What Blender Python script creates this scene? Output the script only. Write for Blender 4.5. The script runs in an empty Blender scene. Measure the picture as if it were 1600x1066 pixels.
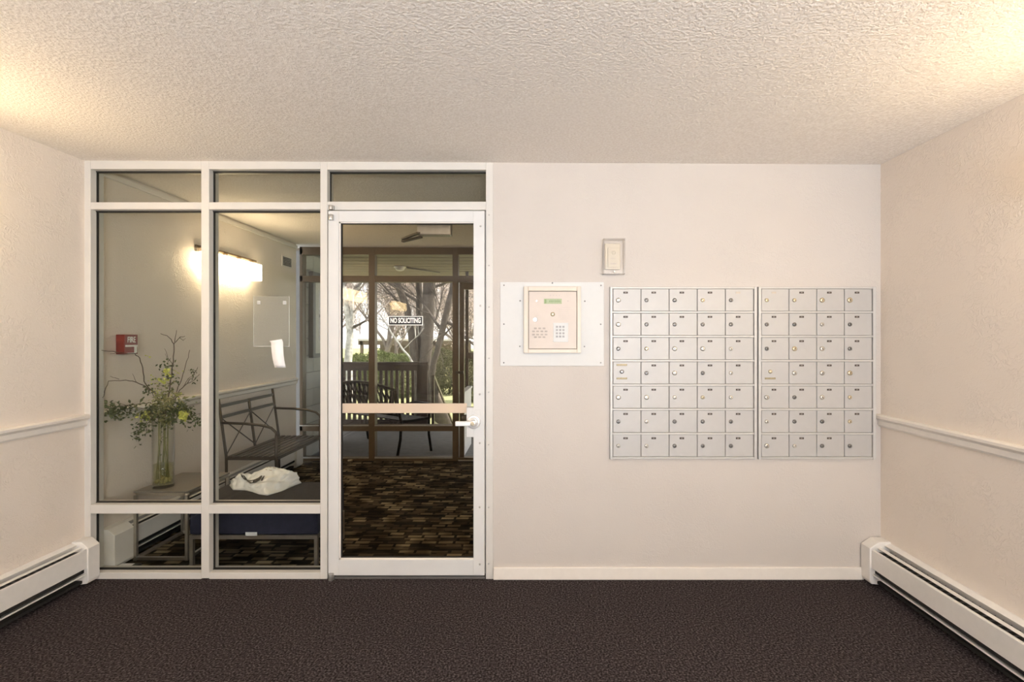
import bpy, bmesh, math, random
from mathutils import Vector, Matrix, noise as mnoise
R = random.Random(7)
C = bpy.context.scene.collection
sc = bpy.context.scene

# ------------------------------------------------------------------ camera, world, lights, exposure
F = 801.0            # focal length in pixels of the 1600 px wide picture
EYE = 1.4157         # eye height, camera 3 m in front of the glazed partition (y = 0)
cam = bpy.data.cameras.new('camera'); cam.sensor_width = 36; cam.lens = 36*F/1600
cam.shift_x = -30/1600; cam.shift_y = -6/1600; cam.clip_start = .05; cam.clip_end = 300
co = bpy.data.objects.new('camera', cam); C.objects.link(co)
co.location = (0, -3, EYE); co.rotation_euler = (math.pi/2, 0, 0); sc.camera = co

w = bpy.data.worlds.new('sky'); sc.world = w; w.use_nodes = True
bg = w.node_tree.nodes['Background']
bg.inputs[0].default_value = (.86, .91, 1, 1); bg.inputs[1].default_value = 1.7
sun = bpy.data.lights.new('sun', 'SUN'); sun.energy = 7.5; sun.angle = .03; sun.color = (1, .93, .82)
so = bpy.data.objects.new('sun', sun); C.objects.link(so); so.rotation_euler = Vector((-.62,-.22,-.55)).to_track_quat('-Z','Y').to_euler()
# daylight from behind the camera, turned upward as added fill for the ceiling
ar = bpy.data.lights.new('daylight_ceiling_fill', 'AREA'); ar.shape = 'RECTANGLE'; ar.size = 2.2; ar.size_y = 2.1
ar.energy = 470; ar.color = (.84, .91, 1)
ao = bpy.data.objects.new('daylight_ceiling_fill', ar); C.objects.link(ao)
ao.location = (.75, -6.75, .95); ao.rotation_euler = (math.radians(90+81), 0, 0)
LAMP_STRENGTH = 9.0
LOBBY_LAMP_STRENGTH = 8.5

vs = sc.view_settings
vs.view_transform = 'Standard'; vs.look = 'None'; vs.gamma = 1; vs.use_curve_mapping = False; vs.exposure = 0.74
sc.cycles.transparent_max_bounces = 32; sc.cycles.max_bounces = 10; sc.cycles.diffuse_bounces = 5

# ------------------------------------------------------------------ helpers
def at(px, py, d):
    """Point of the photograph at depth d from the camera, in metres."""
    return Vector(((px-830)*d/F, d-3, EYE-(py-527)*d/F))
def fx(px): return (px-830)*3/F
def fz(py): return EYE-(py-527)*3/F

class MB:
    def __init__(self): self.v=[]; self.f=[]; self.smooth=[]
    def box(self, a, b):
        x0,x1=sorted((a[0],b[0])); y0,y1=sorted((a[1],b[1])); z0,z1=sorted((a[2],b[2]))
        n=len(self.v)
        self.v += [(x0,y0,z0),(x1,y0,z0),(x1,y1,z0),(x0,y1,z0),(x0,y0,z1),(x1,y0,z1),(x1,y1,z1),(x0,y1,z1)]
        for q in ((0,3,2,1),(4,5,6,7),(0,1,5,4),(1,2,6,5),(2,3,7,6),(3,0,4,7)): self.f.append(tuple(n+i for i in q)); self.smooth.append(False)
        return self
    def bar(self, p, q, w, h, up=(0,0,1)):
        p=Vector(p); q=Vector(q); d=(q-p).normalized(); u=Vector(up)
        if abs(d.dot(u))>.98: u=Vector((0,1,0))
        s=d.cross(u).normalized(); u=s.cross(d).normalized(); n=len(self.v)
        for c in (p,q):
            for a,b in ((-1,-1),(1,-1),(1,1),(-1,1)): self.v.append(tuple(c+s*(a*w/2)+u*(b*h/2)))
        for k in ((3,2,1,0),(4,5,6,7),(0,1,5,4),(1,2,6,5),(2,3,7,6),(3,0,4,7)): self.f.append(tuple(n+i for i in k)); self.smooth.append(False)
        return self
    def tube(self, pts, r, sides=8, cap=True):
        pts=[Vector(p) for p in pts]; m=len(pts)
        rs=r if isinstance(r,(list,tuple)) else [r]*m
        n=len(self.v); prev=None
        for i,p in enumerate(pts):
            t=(pts[min(i+1,m-1)]-pts[max(i-1,0)]); t=t.normalized() if t.length>1e-9 else Vector((0,0,1))
            if prev is None:
                a=Vector((0,0,1)) if abs(t.z)<.9 else Vector((1,0,0)); s=t.cross(a).normalized()
            else:
                s=prev-t*prev.dot(t)
                s=s.normalized() if s.length>1e-6 else t.orthogonal().normalized()
            prev=s; u=t.cross(s)
            for k in range(sides):
                an=2*math.pi*k/sides; self.v.append(tuple(p+(s*math.cos(an)+u*math.sin(an))*rs[i]))
        for i in range(m-1):
            for k in range(sides):
                a=n+i*sides+k; b=n+i*sides+(k+1)%sides
                self.f.append((a,b,b+sides,a+sides)); self.smooth.append(True)
        if cap:
            self.f.append(tuple(n+k for k in reversed(range(sides)))); self.smooth.append(False)
            self.f.append(tuple(n+(m-1)*sides+k for k in range(sides))); self.smooth.append(False)
        return self
    def lathe(self, c, prof, sides=20, axis='z'):
        """prof: list of (radius, height) about the axis through c."""
        n=len(self.v); c=Vector(c)
        for r,h in prof:
            for k in range(sides):
                an=2*math.pi*k/sides; a,b=r*math.cos(an), r*math.sin(an)
                o={'z':(a,b,h),'y':(a,h,b),'x':(h,a,b)}[axis]
                self.v.append(tuple(c+Vector(o)))
        for i in range(len(prof)-1):
            for k in range(sides):
                a=n+i*sides+k; b=n+i*sides+(k+1)%sides
                self.f.append((a,b,b+sides,a+sides)); self.smooth.append(True)
        self.f.append(tuple(n+k for k in reversed(range(sides)))); self.smooth.append(False)
        self.f.append(tuple(n+(len(prof)-1)*sides+k for k in range(sides))); self.smooth.append(False)
        return self
    def prism(self, poly, d0, d1, axis='y'):
        """poly of 2D points, extruded along the axis: axis y -> (x,z), axis x -> (y,z), axis z -> (x,y)."""
        n=len(self.v); m=len(poly)
        for d in (d0,d1):
            for a,b in poly: self.v.append({'y':(a,d,b),'x':(d,a,b),'z':(a,b,d)}[axis])
        self.f.append(tuple(n+k for k in range(m))); self.smooth.append(False)
        self.f.append(tuple(n+m+k for k in reversed(range(m)))); self.smooth.append(False)
        for k in range(m):
            j=(k+1)%m; self.f.append((n+k,n+m+k,n+m+j,n+j)); self.smooth.append(False)
        return self
    def leaf(self, p, d, nrm, l, wd):
        p=Vector(p); d=Vector(d).normalized(); s=d.cross(Vector(nrm)); s=s.normalized() if s.length>1e-6 else d.orthogonal().normalized()
        u=s.cross(d); n=len(self.v)
        self.v += [tuple(p), tuple(p+d*l*.5+s*wd/2+u*l*.08), tuple(p+d*l), tuple(p+d*l*.5-s*wd/2+u*l*.08)]
        self.f += [(n,n+1,n+2),(n,n+2,n+3)]; self.smooth += [False,False]
        return self
    def mesh(self, name, m, bevel=0, seg=2):
        me=bpy.data.meshes.new(name); me.from_pydata(self.v,[],self.f); me.materials.append(m)
        me.polygons.foreach_set('use_smooth', self.smooth)
        bm=bmesh.new(); bm.from_mesh(me)
        bmesh.ops.recalc_face_normals(bm, faces=bm.faces[:])
        if bevel:
            es=[e for e in bm.edges if len(e.link_faces)==2 and e.calc_face_angle(0)>.5]
            bmesh.ops.bevel(bm, geom=es, offset=bevel, segments=seg, profile=.5, affect='EDGES', clamp_overlap=True)
        bm.to_mesh(me); bm.free(); me.update()
        return me
    def build(self, name, m, parent=None, bevel=0, seg=2, kind=None, label=None):
        return obj(name, self.mesh(name, m, bevel, seg), parent, kind, label)

def obj(name, me, parent=None, kind=None, label=None):
    o=bpy.data.objects.new(name, me); C.objects.link(o)
    if parent is not None:
        o.parent=parent; o.matrix_parent_inverse=Matrix.Translation(-parent.location) if parent.type=='EMPTY' and parent.rotation_euler.z==0 else parent.matrix_basis.inverted()
    if kind: o['kind']=kind
    if label: o['label']=label
    return o
def thing(name, label, cat, loc=(0,0,0), group=None):
    o=bpy.data.objects.new(name, None); C.objects.link(o); o.location=loc; o.empty_display_size=.05
    o['label']=label; o['category']=cat
    if group: o['group']=group
    return o
def tag(o, label, cat, group=None):
    o['label']=label; o['category']=cat
    if group: o['group']=group
    return o
def struct(name, loc=(0,0,0)):
    o=bpy.data.objects.new(name, None); C.objects.link(o); o.location=loc; o.empty_display_size=.05; o['kind']='structure'
    return o
def text_mesh(txt, size, m, name, xscale=1, offset=0, extrude=.0008, align='CENTER'):
    cu=bpy.data.curves.new(name,'FONT'); cu.body=txt; cu.size=size; cu.align_x=align; cu.align_y='CENTER'; cu.extrude=extrude; cu.offset=offset
    o=bpy.data.objects.new(name,cu); C.objects.link(o)
    dg=bpy.context.evaluated_depsgraph_get(); me=bpy.data.meshes.new_from_object(o.evaluated_get(dg)); me.name=name
    bpy.data.objects.remove(o); bpy.data.curves.remove(cu)
    me.transform(Matrix.Diagonal((xscale,1,1,1))); me.materials.clear(); me.materials.append(m)
    return me

# ------------------------------------------------------------------ materials
def nodes(m):
    m.use_nodes=True; nt=m.node_tree; return nt, nt.nodes, nt.links, nt.nodes['Principled BSDF']
def mat(name, col, rough=.5, metal=0, var=.06, scale=30, bump=0, bscale=200, bdist=.001, spec=.5, coat=0):
    m=bpy.data.materials.new(name); nt,N,L,b=nodes(m)
    tc=N.new('ShaderNodeTexCoord'); nz=N.new('ShaderNodeTexNoise'); nz.inputs['Scale'].default_value=scale; nz.inputs['Detail'].default_value=4
    L.new(tc.outputs['Object'], nz.inputs['Vector'])
    cr=N.new('ShaderNodeValToRGB'); cr.color_ramp.elements[0].position=.3; cr.color_ramp.elements[1].position=.7
    cr.color_ramp.elements[0].color=tuple(c*(1-var) for c in col)+(1,); cr.color_ramp.elements[1].color=tuple(min(1,c*(1+var)) for c in col)+(1,)
    L.new(nz.outputs['Fac'], cr.inputs['Fac']); L.new(cr.outputs['Color'], b.inputs['Base Color'])
    b.inputs['Roughness'].default_value=rough; b.inputs['Metallic'].default_value=metal; b.inputs['Specular IOR Level'].default_value=spec
    if coat: b.inputs['Coat Weight'].default_value=coat
    if bump:
        n2=N.new('ShaderNodeTexNoise'); n2.inputs['Scale'].default_value=bscale; n2.inputs['Detail'].default_value=3
        L.new(tc.outputs['Object'], n2.inputs['Vector'])
        bp=N.new('ShaderNodeBump'); bp.inputs['Strength'].default_value=bump; bp.inputs['Distance'].default_value=bdist
        L.new(n2.outputs['Fac'], bp.inputs['Height']); L.new(bp.outputs['Normal'], b.inputs['Normal'])
    return m
def wall_mat(name, col, trowel=.5, dist=.006):
    m=mat(name, col, .55, var=.015, scale=3); nt,N,L,b=nodes(m)
    tc=[n for n in N if n.type=='TEX_COORD'][0]
    a=N.new('ShaderNodeTexNoise'); a.inputs['Scale'].default_value=32; a.inputs['Detail'].default_value=3; a.inputs['Distortion'].default_value=.9
    L.new(tc.outputs['Object'], a.inputs['Vector'])
    r=N.new('ShaderNodeValToRGB'); r.color_ramp.elements[0].position=.46; r.color_ramp.elements[1].position=.62
    r.color_ramp.elements[0].color=(0,0,0,1); r.color_ramp.elements[1].color=(.15,.15,.15,1); k=r.color_ramp.elements.new(.52); k.color=(1,1,1,1)
    L.new(a.outputs['Fac'], r.inputs['Fac'])
    pn=N.new('ShaderNodeTexNoise'); pn.inputs['Scale'].default_value=4.5; pn.inputs['Detail'].default_value=2; L.new(tc.outputs['Object'], pn.inputs['Vector'])
    pr=N.new('ShaderNodeValToRGB'); pr.color_ramp.elements[0].position=.42; pr.color_ramp.elements[1].position=.62; pr.color_ramp.elements[0].color=(.12,.12,.12,1)
    L.new(pn.outputs['Fac'], pr.inputs['Fac'])
    pm=N.new('ShaderNodeMixRGB'); pm.blend_type='MULTIPLY'; pm.inputs[0].default_value=1; L.new(r.outputs['Color'],pm.inputs[1]); L.new(pr.outputs['Color'],pm.inputs[2])
    f=N.new('ShaderNodeTexNoise'); f.inputs['Scale'].default_value=150; f.inputs['Detail'].default_value=3
    L.new(tc.outputs['Object'], f.inputs['Vector'])
    mx=N.new('ShaderNodeMath'); mx.operation='MULTIPLY_ADD'; mx.inputs[1].default_value=.22
    L.new(f.outputs['Fac'], mx.inputs[0]); L.new(pm.outputs[0], mx.inputs[2])
    bp=N.new('ShaderNodeBump'); bp.inputs['Strength'].default_value=trowel; bp.inputs['Distance'].default_value=dist
    L.new(mx.outputs[0], bp.inputs['Height']); L.new(bp.outputs['Normal'], b.inputs['Normal'])
    return m
def popcorn_mat():
    m=bpy.data.materials.new('popcorn_plaster'); nt,N,L,b=nodes(m)
    tc=N.new('ShaderNodeTexCoord')
    a=N.new('ShaderNodeTexNoise'); a.inputs['Scale'].default_value=85; a.inputs['Detail'].default_value=2.5; a.inputs['Roughness'].default_value=.6
    L.new(tc.outputs['Object'], a.inputs['Vector'])
    r=N.new('ShaderNodeValToRGB'); r.color_ramp.elements[0].position=.36; r.color_ramp.elements[1].position=.66
    r.color_ramp.elements[0].color=(.83,.765,.695,1); r.color_ramp.elements[1].color=(.955,.90,.84,1)
    L.new(a.outputs['Fac'], r.inputs['Fac']); L.new(r.outputs['Color'], b.inputs['Base Color'])
    bp=N.new('ShaderNodeBump'); bp.inputs['Strength'].default_value=.55; bp.inputs['Distance'].default_value=.011
    L.new(a.outputs['Fac'], bp.inputs['Height']); L.new(bp.outputs['Normal'], b.inputs['Normal'])
    b.inputs['Roughness'].default_value=.9; b.inputs['Specular IOR Level'].default_value=.15
    return m
def carpet_mat():
    m=bpy.data.materials.new('plum_brown_carpet'); nt,N,L,b=nodes(m)
    tc=N.new('ShaderNodeTexCoord')
    a=N.new('ShaderNodeTexVoronoi'); a.inputs['Scale'].default_value=95
    n=N.new('ShaderNodeTexNoise'); n.inputs['Scale'].default_value=110; n.inputs['Detail'].default_value=3
    L.new(tc.outputs['Object'], n.inputs['Vector']); L.new(tc.outputs['Object'], a.inputs['Vector'])
    r=N.new('ShaderNodeValToRGB')
    e=r.color_ramp.elements; e[0].position=.32; e[0].color=(.012,.0095,.0098,1); e[1].position=.72; e[1].color=(.135,.112,.113,1)
    k=e.new(.5); k.color=(.042,.0335,.0345,1)
    L.new(n.outputs['Fac'], r.inputs['Fac']); L.new(r.outputs['Color'], b.inputs['Base Color'])
    bp=N.new('ShaderNodeBump'); bp.inputs['Strength'].default_value=.55; bp.inputs['Distance'].default_value=.006
    L.new(a.outputs['Distance'], bp.inputs['Height']); L.new(bp.outputs['Normal'], b.inputs['Normal'])
    b.inputs['Roughness'].default_value=1; b.inputs['Specular IOR Level'].default_value=.05
    return m
def lobby_carpet_mat():
    m=bpy.data.materials.new('dashed_olive_carpet'); nt,N,L,b=nodes(m)
    tc=N.new('ShaderNodeTexCoord')
    def mth(op,a=None,b=None):
        q=N.new('ShaderNodeMath'); q.operation=op
        for i,v in enumerate((a,b)):
            if v is None: continue
            if isinstance(v,(int,float)): q.inputs[i].default_value=v
            else: L.new(v,q.inputs[i])
        return q.outputs[0]
    sp=N.new('ShaderNodeSeparateXYZ'); L.new(tc.outputs['Object'],sp.inputs[0])
    def dashes(rw,wd,seed):
        v=mth('DIVIDE',sp.outputs[1],rw); row=mth('FLOOR',v); fv=mth('FRACT',v)
        wn=N.new('ShaderNodeTexWhiteNoise'); wn.noise_dimensions='1D'; L.new(mth('ADD',row,seed+.5),wn.inputs['W'])
        u=mth('ADD',mth('DIVIDE',sp.outputs[0],wd),mth('MULTIPLY',wn.outputs['Value'],9)); cell=mth('FLOOR',u); fu=mth('FRACT',u)
        cx=N.new('ShaderNodeCombineXYZ'); L.new(cell,cx.inputs[0]); L.new(row,cx.inputs[1]); cx.inputs[2].default_value=seed
        w2=N.new('ShaderNodeTexWhiteNoise'); w2.noise_dimensions='3D'; L.new(cx.outputs[0],w2.inputs['Vector'])
        on=mth('MULTIPLY',mth('LESS_THAN',fv,.74),mth('LESS_THAN',fu,.84)); val=mth('POWER',w2.outputs['Value'],1.6)
        return mth('MULTIPLY',on,val)
    pat=mth('MAXIMUM',dashes(.052,.115,3),mth('MULTIPLY',dashes(.031,.21,7),.6))
    br=N.new('ShaderNodeValToRGB'); e_=br.color_ramp.elements; e_[0].position=.12; e_[0].color=(.030,.025,.021,1); e_[1].position=.85; e_[1].color=(.35,.285,.185,1)
    k=e_.new(.42); k.color=(.10,.077,.05,1)
    L.new(pat,br.inputs['Fac'])
    n=N.new('ShaderNodeTexNoise'); n.inputs['Scale'].default_value=5; n.inputs['Detail'].default_value=1
    L.new(tc.outputs['Object'], n.inputs['Vector'])
    r=N.new('ShaderNodeValToRGB'); r.color_ramp.elements[0].position=.42; r.color_ramp.elements[0].color=(.40,.37,.35,1); r.color_ramp.elements[1].position=.56
    L.new(n.outputs['Fac'], r.inputs['Fac'])
    mx=N.new('ShaderNodeMixRGB'); mx.blend_type='MULTIPLY'; mx.inputs[0].default_value=1
    L.new(br.outputs['Color'], mx.inputs[1]); L.new(r.outputs['Color'], mx.inputs[2]); L.new(mx.outputs[0], b.inputs['Base Color'])
    b.inputs['Roughness'].default_value=1; b.inputs['Specular IOR Level'].default_value=.05
    return m
def glass_mat(name, tint=(.97,.98,.97), ior=1.22, haze=0, hcol=(.8,.8,.78)):
    m=bpy.data.materials.new(name); m.use_nodes=True; nt=m.node_tree; N=nt.nodes; L=nt.links
    N.remove(N['Principled BSDF']); out=N['Material Output']
    tr=N.new('ShaderNodeBsdfTransparent'); tr.inputs[0].default_value=tint+(1,)
    gl=N.new('ShaderNodeBsdfGlossy'); gl.inputs['Roughness'].default_value=.01
    f0=((ior-1)/(ior+1))**2
    lw=N.new('ShaderNodeLayerWeight'); lw.inputs[0].default_value=.5
    pw=N.new('ShaderNodeMath'); pw.operation='POWER'; pw.inputs[1].default_value=5; L.new(lw.outputs['Facing'], pw.inputs[0])
    fr=N.new('ShaderNodeMath'); fr.operation='MULTIPLY_ADD'; fr.inputs[1].default_value=1-f0; fr.inputs[2].default_value=f0; L.new(pw.outputs[0], fr.inputs[0])
    mx=N.new('ShaderNodeMixShader'); L.new(fr.outputs[0], mx.inputs[0]); L.new(tr.outputs[0], mx.inputs[1]); L.new(gl.outputs[0], mx.inputs[2])
    last=mx
    if haze:
        df=N.new('ShaderNodeBsdfDiffuse'); df.inputs[0].default_value=hcol+(1,)
        m2=N.new('ShaderNodeMixShader'); m2.inputs[0].default_value=haze; L.new(mx.outputs[0], m2.inputs[1]); L.new(df.outputs[0], m2.inputs[2]); last=m2
    L.new(last.outputs[0], out.inputs['Surface'])
    return m
def emit_mat(name, col, s):
    m=bpy.data.materials.new(name); m.use_nodes=True; nt=m.node_tree; N=nt.nodes; L=nt.links
    b=N['Principled BSDF']; b.inputs['Base Color'].default_value=(.9,.88,.82,1); b.inputs['Roughness'].default_value=.3
    b.inputs['Emission Color'].default_value=col+(1,); b.inputs['Emission Strength'].default_value=s
    return m

M={}
M['wall']=wall_mat('white_trowelled_paint',(.80,.715,.63),.38,.006)
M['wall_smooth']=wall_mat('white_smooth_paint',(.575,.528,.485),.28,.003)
M['ceiling']=popcorn_mat(); M['carpet']=carpet_mat(); M['lobby_carpet']=lobby_carpet_mat()
M['trim']=mat('cream_trim_paint',(.78,.73,.67),.4,var=.02)
M['alu']=mat('pale_painted_aluminium',(.645,.62,.58),.45,.05,var=.02,scale=8)
M['alu_door']=mat('white_door_aluminium',(.675,.67,.66),.45,.05,var=.02,scale=8)
M['gasket']=mat('black_rubber_gasket',(.015,.013,.011),.7)
M['steel']=mat('satin_steel',(.50,.48,.45),.38,.8)
M['chrome']=mat('bright_satin_chrome',(.88,.88,.88),.3,.45,var=.02)
M['heater']=mat('ivory_heater_enamel',(.80,.77,.73),.4,var=.02)
M['heater_dark']=mat('heater_slot_shade',(.018,.016,.014),.8,.0,var=.3,scale=90)
M['fins']=mat('dusty_heater_fins',(.16,.15,.14),.5,.5)
M['mail']=mat('brushed_mailbox_aluminium',(.485,.472,.455),.48,.2,var=.03,scale=14)
M['mail_gap']=mat('mailbox_shadow_gap',(.36,.33,.31),.6,.2)
M['mail_frame']=mat('mailbox_frame_aluminium',(.57,.555,.53),.45,.2,var=.03)
M['plate_dark']=mat('dark_number_plate',(.05,.035,.025),.5)
M['plate_faded']=mat('faded_number_plate',(.50,.44,.36),.5)
M['digits']=mat('worn_plate_print',(.36,.31,.27),.6)
M['lock_dark']=mat('dark_lock_metal',(.22,.21,.20),.3,.8)
M['lock_pale']=mat('pale_lock_metal',(.62,.58,.52),.28,.8)
M['lock_brass']=mat('brass_lock_metal',(.62,.53,.37),.3,.8)
M['keyhole']=mat('black_keyhole',(.02,.02,.02),.6)
M['brass_worn']=mat('worn_brass',(.36,.30,.19),.5,.5,var=.25,scale=160)
M['white_plate']=mat('white_plastic_plate',(.665,.665,.655),.5,var=.01)
M['beige_metal']=mat('beige_steel_panel',(.56,.48,.415),.45,.1,var=.015)
M['beige_frame']=mat('beige_steel_frame',(.60,.515,.425),.42,.1,var=.015)
M['lcd']=mat('green_grey_display',(.33,.385,.20),.35,var=.08,scale=120)
M['lcd_text']=mat('dark_display_text',(.20,.29,.10),.4)
M['grey_print']=mat('grey_panel_print',(.50,.44,.40),.6)
M['grey_key']=mat('grey_keypad_key',(.34,.33,.32),.5,.2)
M['slot']=mat('dark_speaker_slot',(.40,.35,.31),.6)
M['thermo']=mat('ivory_plastic',(.60,.54,.44),.45,var=.02)
M['acrylic']=glass_mat('clear_acrylic',(.993,.99,.985),1.3,.012,(.85,.8,.75))
M['glass']=glass_mat('clear_partition_glass',(.875,.88,.86))
M['glass_bronze']=glass_mat('bronze_door_glass',(.89,.855,.795))
M['glass_out']=glass_mat('clear_outer_glass',(.95,.95,.95),1.55)
M['vase_glass']=glass_mat('vase_glass',(.975,.98,.97),1.32)
M['sleeve']=glass_mat('clear_plastic_sleeve',(.965,.965,.95),1.3,.06,(.75,.73,.70))
M['tape']=glass_mat('clear_tape',(.96,.96,.94),1.4,.32,(.9,.9,.9))
M['strip']=glass_mat('frosted_tan_film',(.9,.8,.68),1.2,.62,(.88,.74,.60))
M['water']=glass_mat('cloudy_vase_water',(.90,.90,.76),1.2,.06,(.45,.42,.16))
M['paper']=mat('white_paper',(.9,.88,.87),.7,var=.02)
M['black']=mat('sign_black',(.012,.010,.009),.5)
M['white_print']=mat('sign_white',(.92,.90,.86),.5)
M['red']=mat('fire_alarm_red',(.24,.032,.022),.4,var=.06)
M['bronze']=mat('dark_bronze_frame',(.12,.082,.046),.45,.1)
M['iron']=mat('black_brown_iron',(.095,.080,.066),.4,.3)
M['iron_porch']=mat('black_cast_iron',(.010,.010,.011),.35,.4)
M['navy']=mat('navy_upholstery',(.022,.024,.050),.85,var=.15,bump=.3,bscale=400)
M['navy_top']=mat('charcoal_upholstery',(.050,.046,.052),.85,var=.12,bump=.3,bscale=400)
M['nickel']=mat('brushed_nickel_tube',(.60,.56,.50),.3,.9)
M['table_top']=mat('taupe_table_top',(.21,.185,.16),.4,var=.05)
M['bag']=mat('white_bag_plastic',(.93,.95,.975),.34,var=.01)
M['bag_print']=mat('bag_dark_print',(.045,.04,.038),.5)
M['bag_faint']=mat('bag_faded_print',(.52,.46,.38),.5)
M['stem']=mat('brown_branch_bark',(.125,.088,.064),.8,var=.25)
M['leaf']=mat('dull_green_leaf',(.105,.125,.048),.6,var=.35,scale=18)
M['leaf2']=mat('olive_leaf',(.28,.275,.115),.6,var=.35,scale=18)
M['flower']=mat('lime_blossom',(.66,.68,.16),.6,var=.2)
M['flower2']=mat('cream_blossom',(.50,.44,.22),.6,var=.25)
M['concrete']=mat('porch_concrete',(.20,.20,.21),.85,var=.12,scale=12)
M['soffit']=mat('brown_soffit_boards',(.17,.135,.095),.7,var=.1)
M['block']=mat('painted_block',(.40,.385,.35),.8,var=.06,bump=.4,bscale=120)
M['mortar']=mat('grey_mortar',(.22,.21,.20),.9)
M['rail_wood']=mat('brown_stained_wood',(.036,.021,.016),.65,var=.2,scale=20)
M['lawn']=mat('dry_autumn_lawn',(.40,.42,.22),.95,var=.25,scale=2.5)
M['bark_dark']=mat('grey_brown_bark',(.050,.044,.044),.9,var=.4,scale=9,bump=.8,bscale=14,bdist=.03)
M['bark_pale']=mat('pale_birch_bark',(.40,.41,.43),.85,var=.5,scale=9)
M['bark_mid']=mat('mauve_grey_twigs',(.22,.195,.20),.9,var=.25,scale=3)
M['dry_leaf']=mat('dry_tan_leaf',(.60,.52,.50),.8,var=.35,scale=1.5)
M['hedge']=mat('hedge_green',(.125,.165,.055),.8,var=.45,scale=4)
M['shrub']=mat('dark_shrub_green',(.085,.095,.045),.8,var=.4,scale=3)
M['white_wall']=mat('white_siding',(.80,.82,.86),.6,var=.02)
M['carport_dark']=mat('shaded_carport_wall',(.20,.165,.14),.8)
M['mat_art']=mat('cream_sash',(.42,.385,.33),.5)
M['dark_frame']=mat('dark_window_frame',(.07,.06,.055),.5)
M['lamp_front']=emit_mat('warm_lamp_glass',(1,.77,.46),LAMP_STRENGTH)
M['lamp_lobby']=emit_mat('lobby_lamp_glass',(1,.80,.52),LOBBY_LAMP_STRENGTH)
M['porch_glow']=mat('porch_light_dome',(.6,.58,.52),.4)

XL=-2.614; XR=2.045; DEEP=2.86      # left wall, right wall, depth of the lobby behind the partition
def ceil_z(x): return 2.449-.022*(x-XL)/(XR-XL)

# ------------------------------------------------------------------ setting: floors, ceiling, walls
MB().box((XL-.1,-6.6,-.1),(XR+.1,.03,0)).build('floor',M['carpet'],kind='structure')
MB().box((XL-.1,.03,-.1),(2.1,2.93,-.001)).build('lobby_floor',M['lobby_carpet'],kind='structure')
b=MB(); xa,xb=XL-.1,XR+.2
b.v=[(xa,-6.6,ceil_z(xa)),(xb,-6.6,ceil_z(xb)),(xb,2.95,ceil_z(xb)),(xa,2.95,ceil_z(xa))]; b.v+=[(x,y,z+.12) for x,y,z in b.v]
b.f=[(0,1,2,3),(4,7,6,5),(0,4,5,1),(1,5,6,2),(2,6,7,3),(3,7,4,0)]; b.smooth=[False]*6
b.build('ceiling',M['ceiling'],kind='structure')
MB().box((XL-.12,-6.6,0),(XL,2.70,2.5)).build('wall_left',M['wall'],kind='structure')
MB().box((XR,-6.6,0),(XR+.12,0.12,2.5)).build('wall_right',M['wall'],kind='structure')
MB().box((fx(770.5),0,0),(XR,.12,2.5)).build('wall_back',M['wall_smooth'],kind='structure')
MB().box((1.9,.12,0),(2.02,2.95,2.5)).build('wall_lobby',M['wall_smooth'],kind='structure')
# rear wall behind the camera with the entrance opening
MB().box((XL,-6.6,0),(-.35,-6.5,2.5)).box((1.55,-6.6,0),(XR,-6.5,2.5)).box((-.35,-6.6,2.10),(1.55,-6.5,2.5)).build('wall_rear',M['wall'],kind='structure')
MB().box((-6,-12,-.15),(6,-6.6,-.05)).build('entrance_pavement',M['concrete'],kind='structure')

MB().box((fx(771),-.014,0),(1.94,0,fz(885.5))).build('baseboard_back',M['trim'],bevel=.004,kind='structure')
def chair_rail(name,x,s,y0,y1):
    pf=[(x,.895),(x+s*.012,.895),(x+s*.018,.905),(x+s*.018,.93),(x+s*.034,.945),(x+s*.034,.958),(x+s*.026,.966),(x,.966)]
    return MB().prism(pf,y0,y1).build(name,M['trim'],kind='structure')
chair_rail('trim_1',XL,1,-6.4,-.0); chair_rail('trim_2',XL,1,.1,2.69); chair_rail('trim_3',XR,-1,-6.4,0)
MB().box((XL,.1,2.395),(XL+.022,2.69,2.43)).build('trim_4',M['trim'],bevel=.003,kind='structure')

# ------------------------------------------------------------------ window_1: the aluminium partition with its fixed panes
win=struct('window_1',(0,0,0))
D0,D1,G0,G1=0,.095,.044,.052
def member(name,px0,px1,py0,py1,y0=D0,y1=D1,m='alu'):
    return MB().box((fx(px0),y0,fz(py1)),(fx(px1),y1,fz(py0))).build(name,M[m],win,bevel=.0025)
member('jamb',128.5,141.4,248,906); member('mullion',314.2,326.6,248,904); member('mullion',500.3,511.3,248,906)
member('jamb',759.2,770.5,248,906); member('door_stop',754,759.2,328,906,.045,D1)
for a,c in ((141.4,314.2),(326.6,500.3)):
    member('head_rail',a,c,248,264.3); member('transom_bar',a,c,316,327.3); member('middle_rail',a,c,789,803); member('sill_rail',a,c,895,906)
member('head_rail',511.3,759.2,248,265.3); member('transom_bar',511.3,759.2,315,328.2)
panes=[(141.4,314.2,264.3,316),(141.4,314.2,327.3,789),(141.4,314.2,803,895),(326.6,500.3,264.3,316),(326.6,500.3,327.3,789),(326.6,500.3,803,895),(511.3,759.2,265.3,315)]
for a,c,t,u in panes:
    x0,x1,z0,z1=fx(a),fx(c),fz(u),fz(t)
    MB().box((x0,G0,z0),(x1,G1,z1)).build('pane',M['glass'],win)
    g=.009
    MB().box((x0,G0-.003,z0),(x0+g*.42,G1+.003,z1)).box((x1-g*.42,G0-.003,z0),(x1,G1+.003,z1)).box((x0,G0-.007,z1-g*.7),(x1,G1+.007,z1)).box((x0,G0-.007,z0),(x1,G1+.007,z0+g*.5)).build('gasket',M['gasket'],win)
b=MB()
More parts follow.
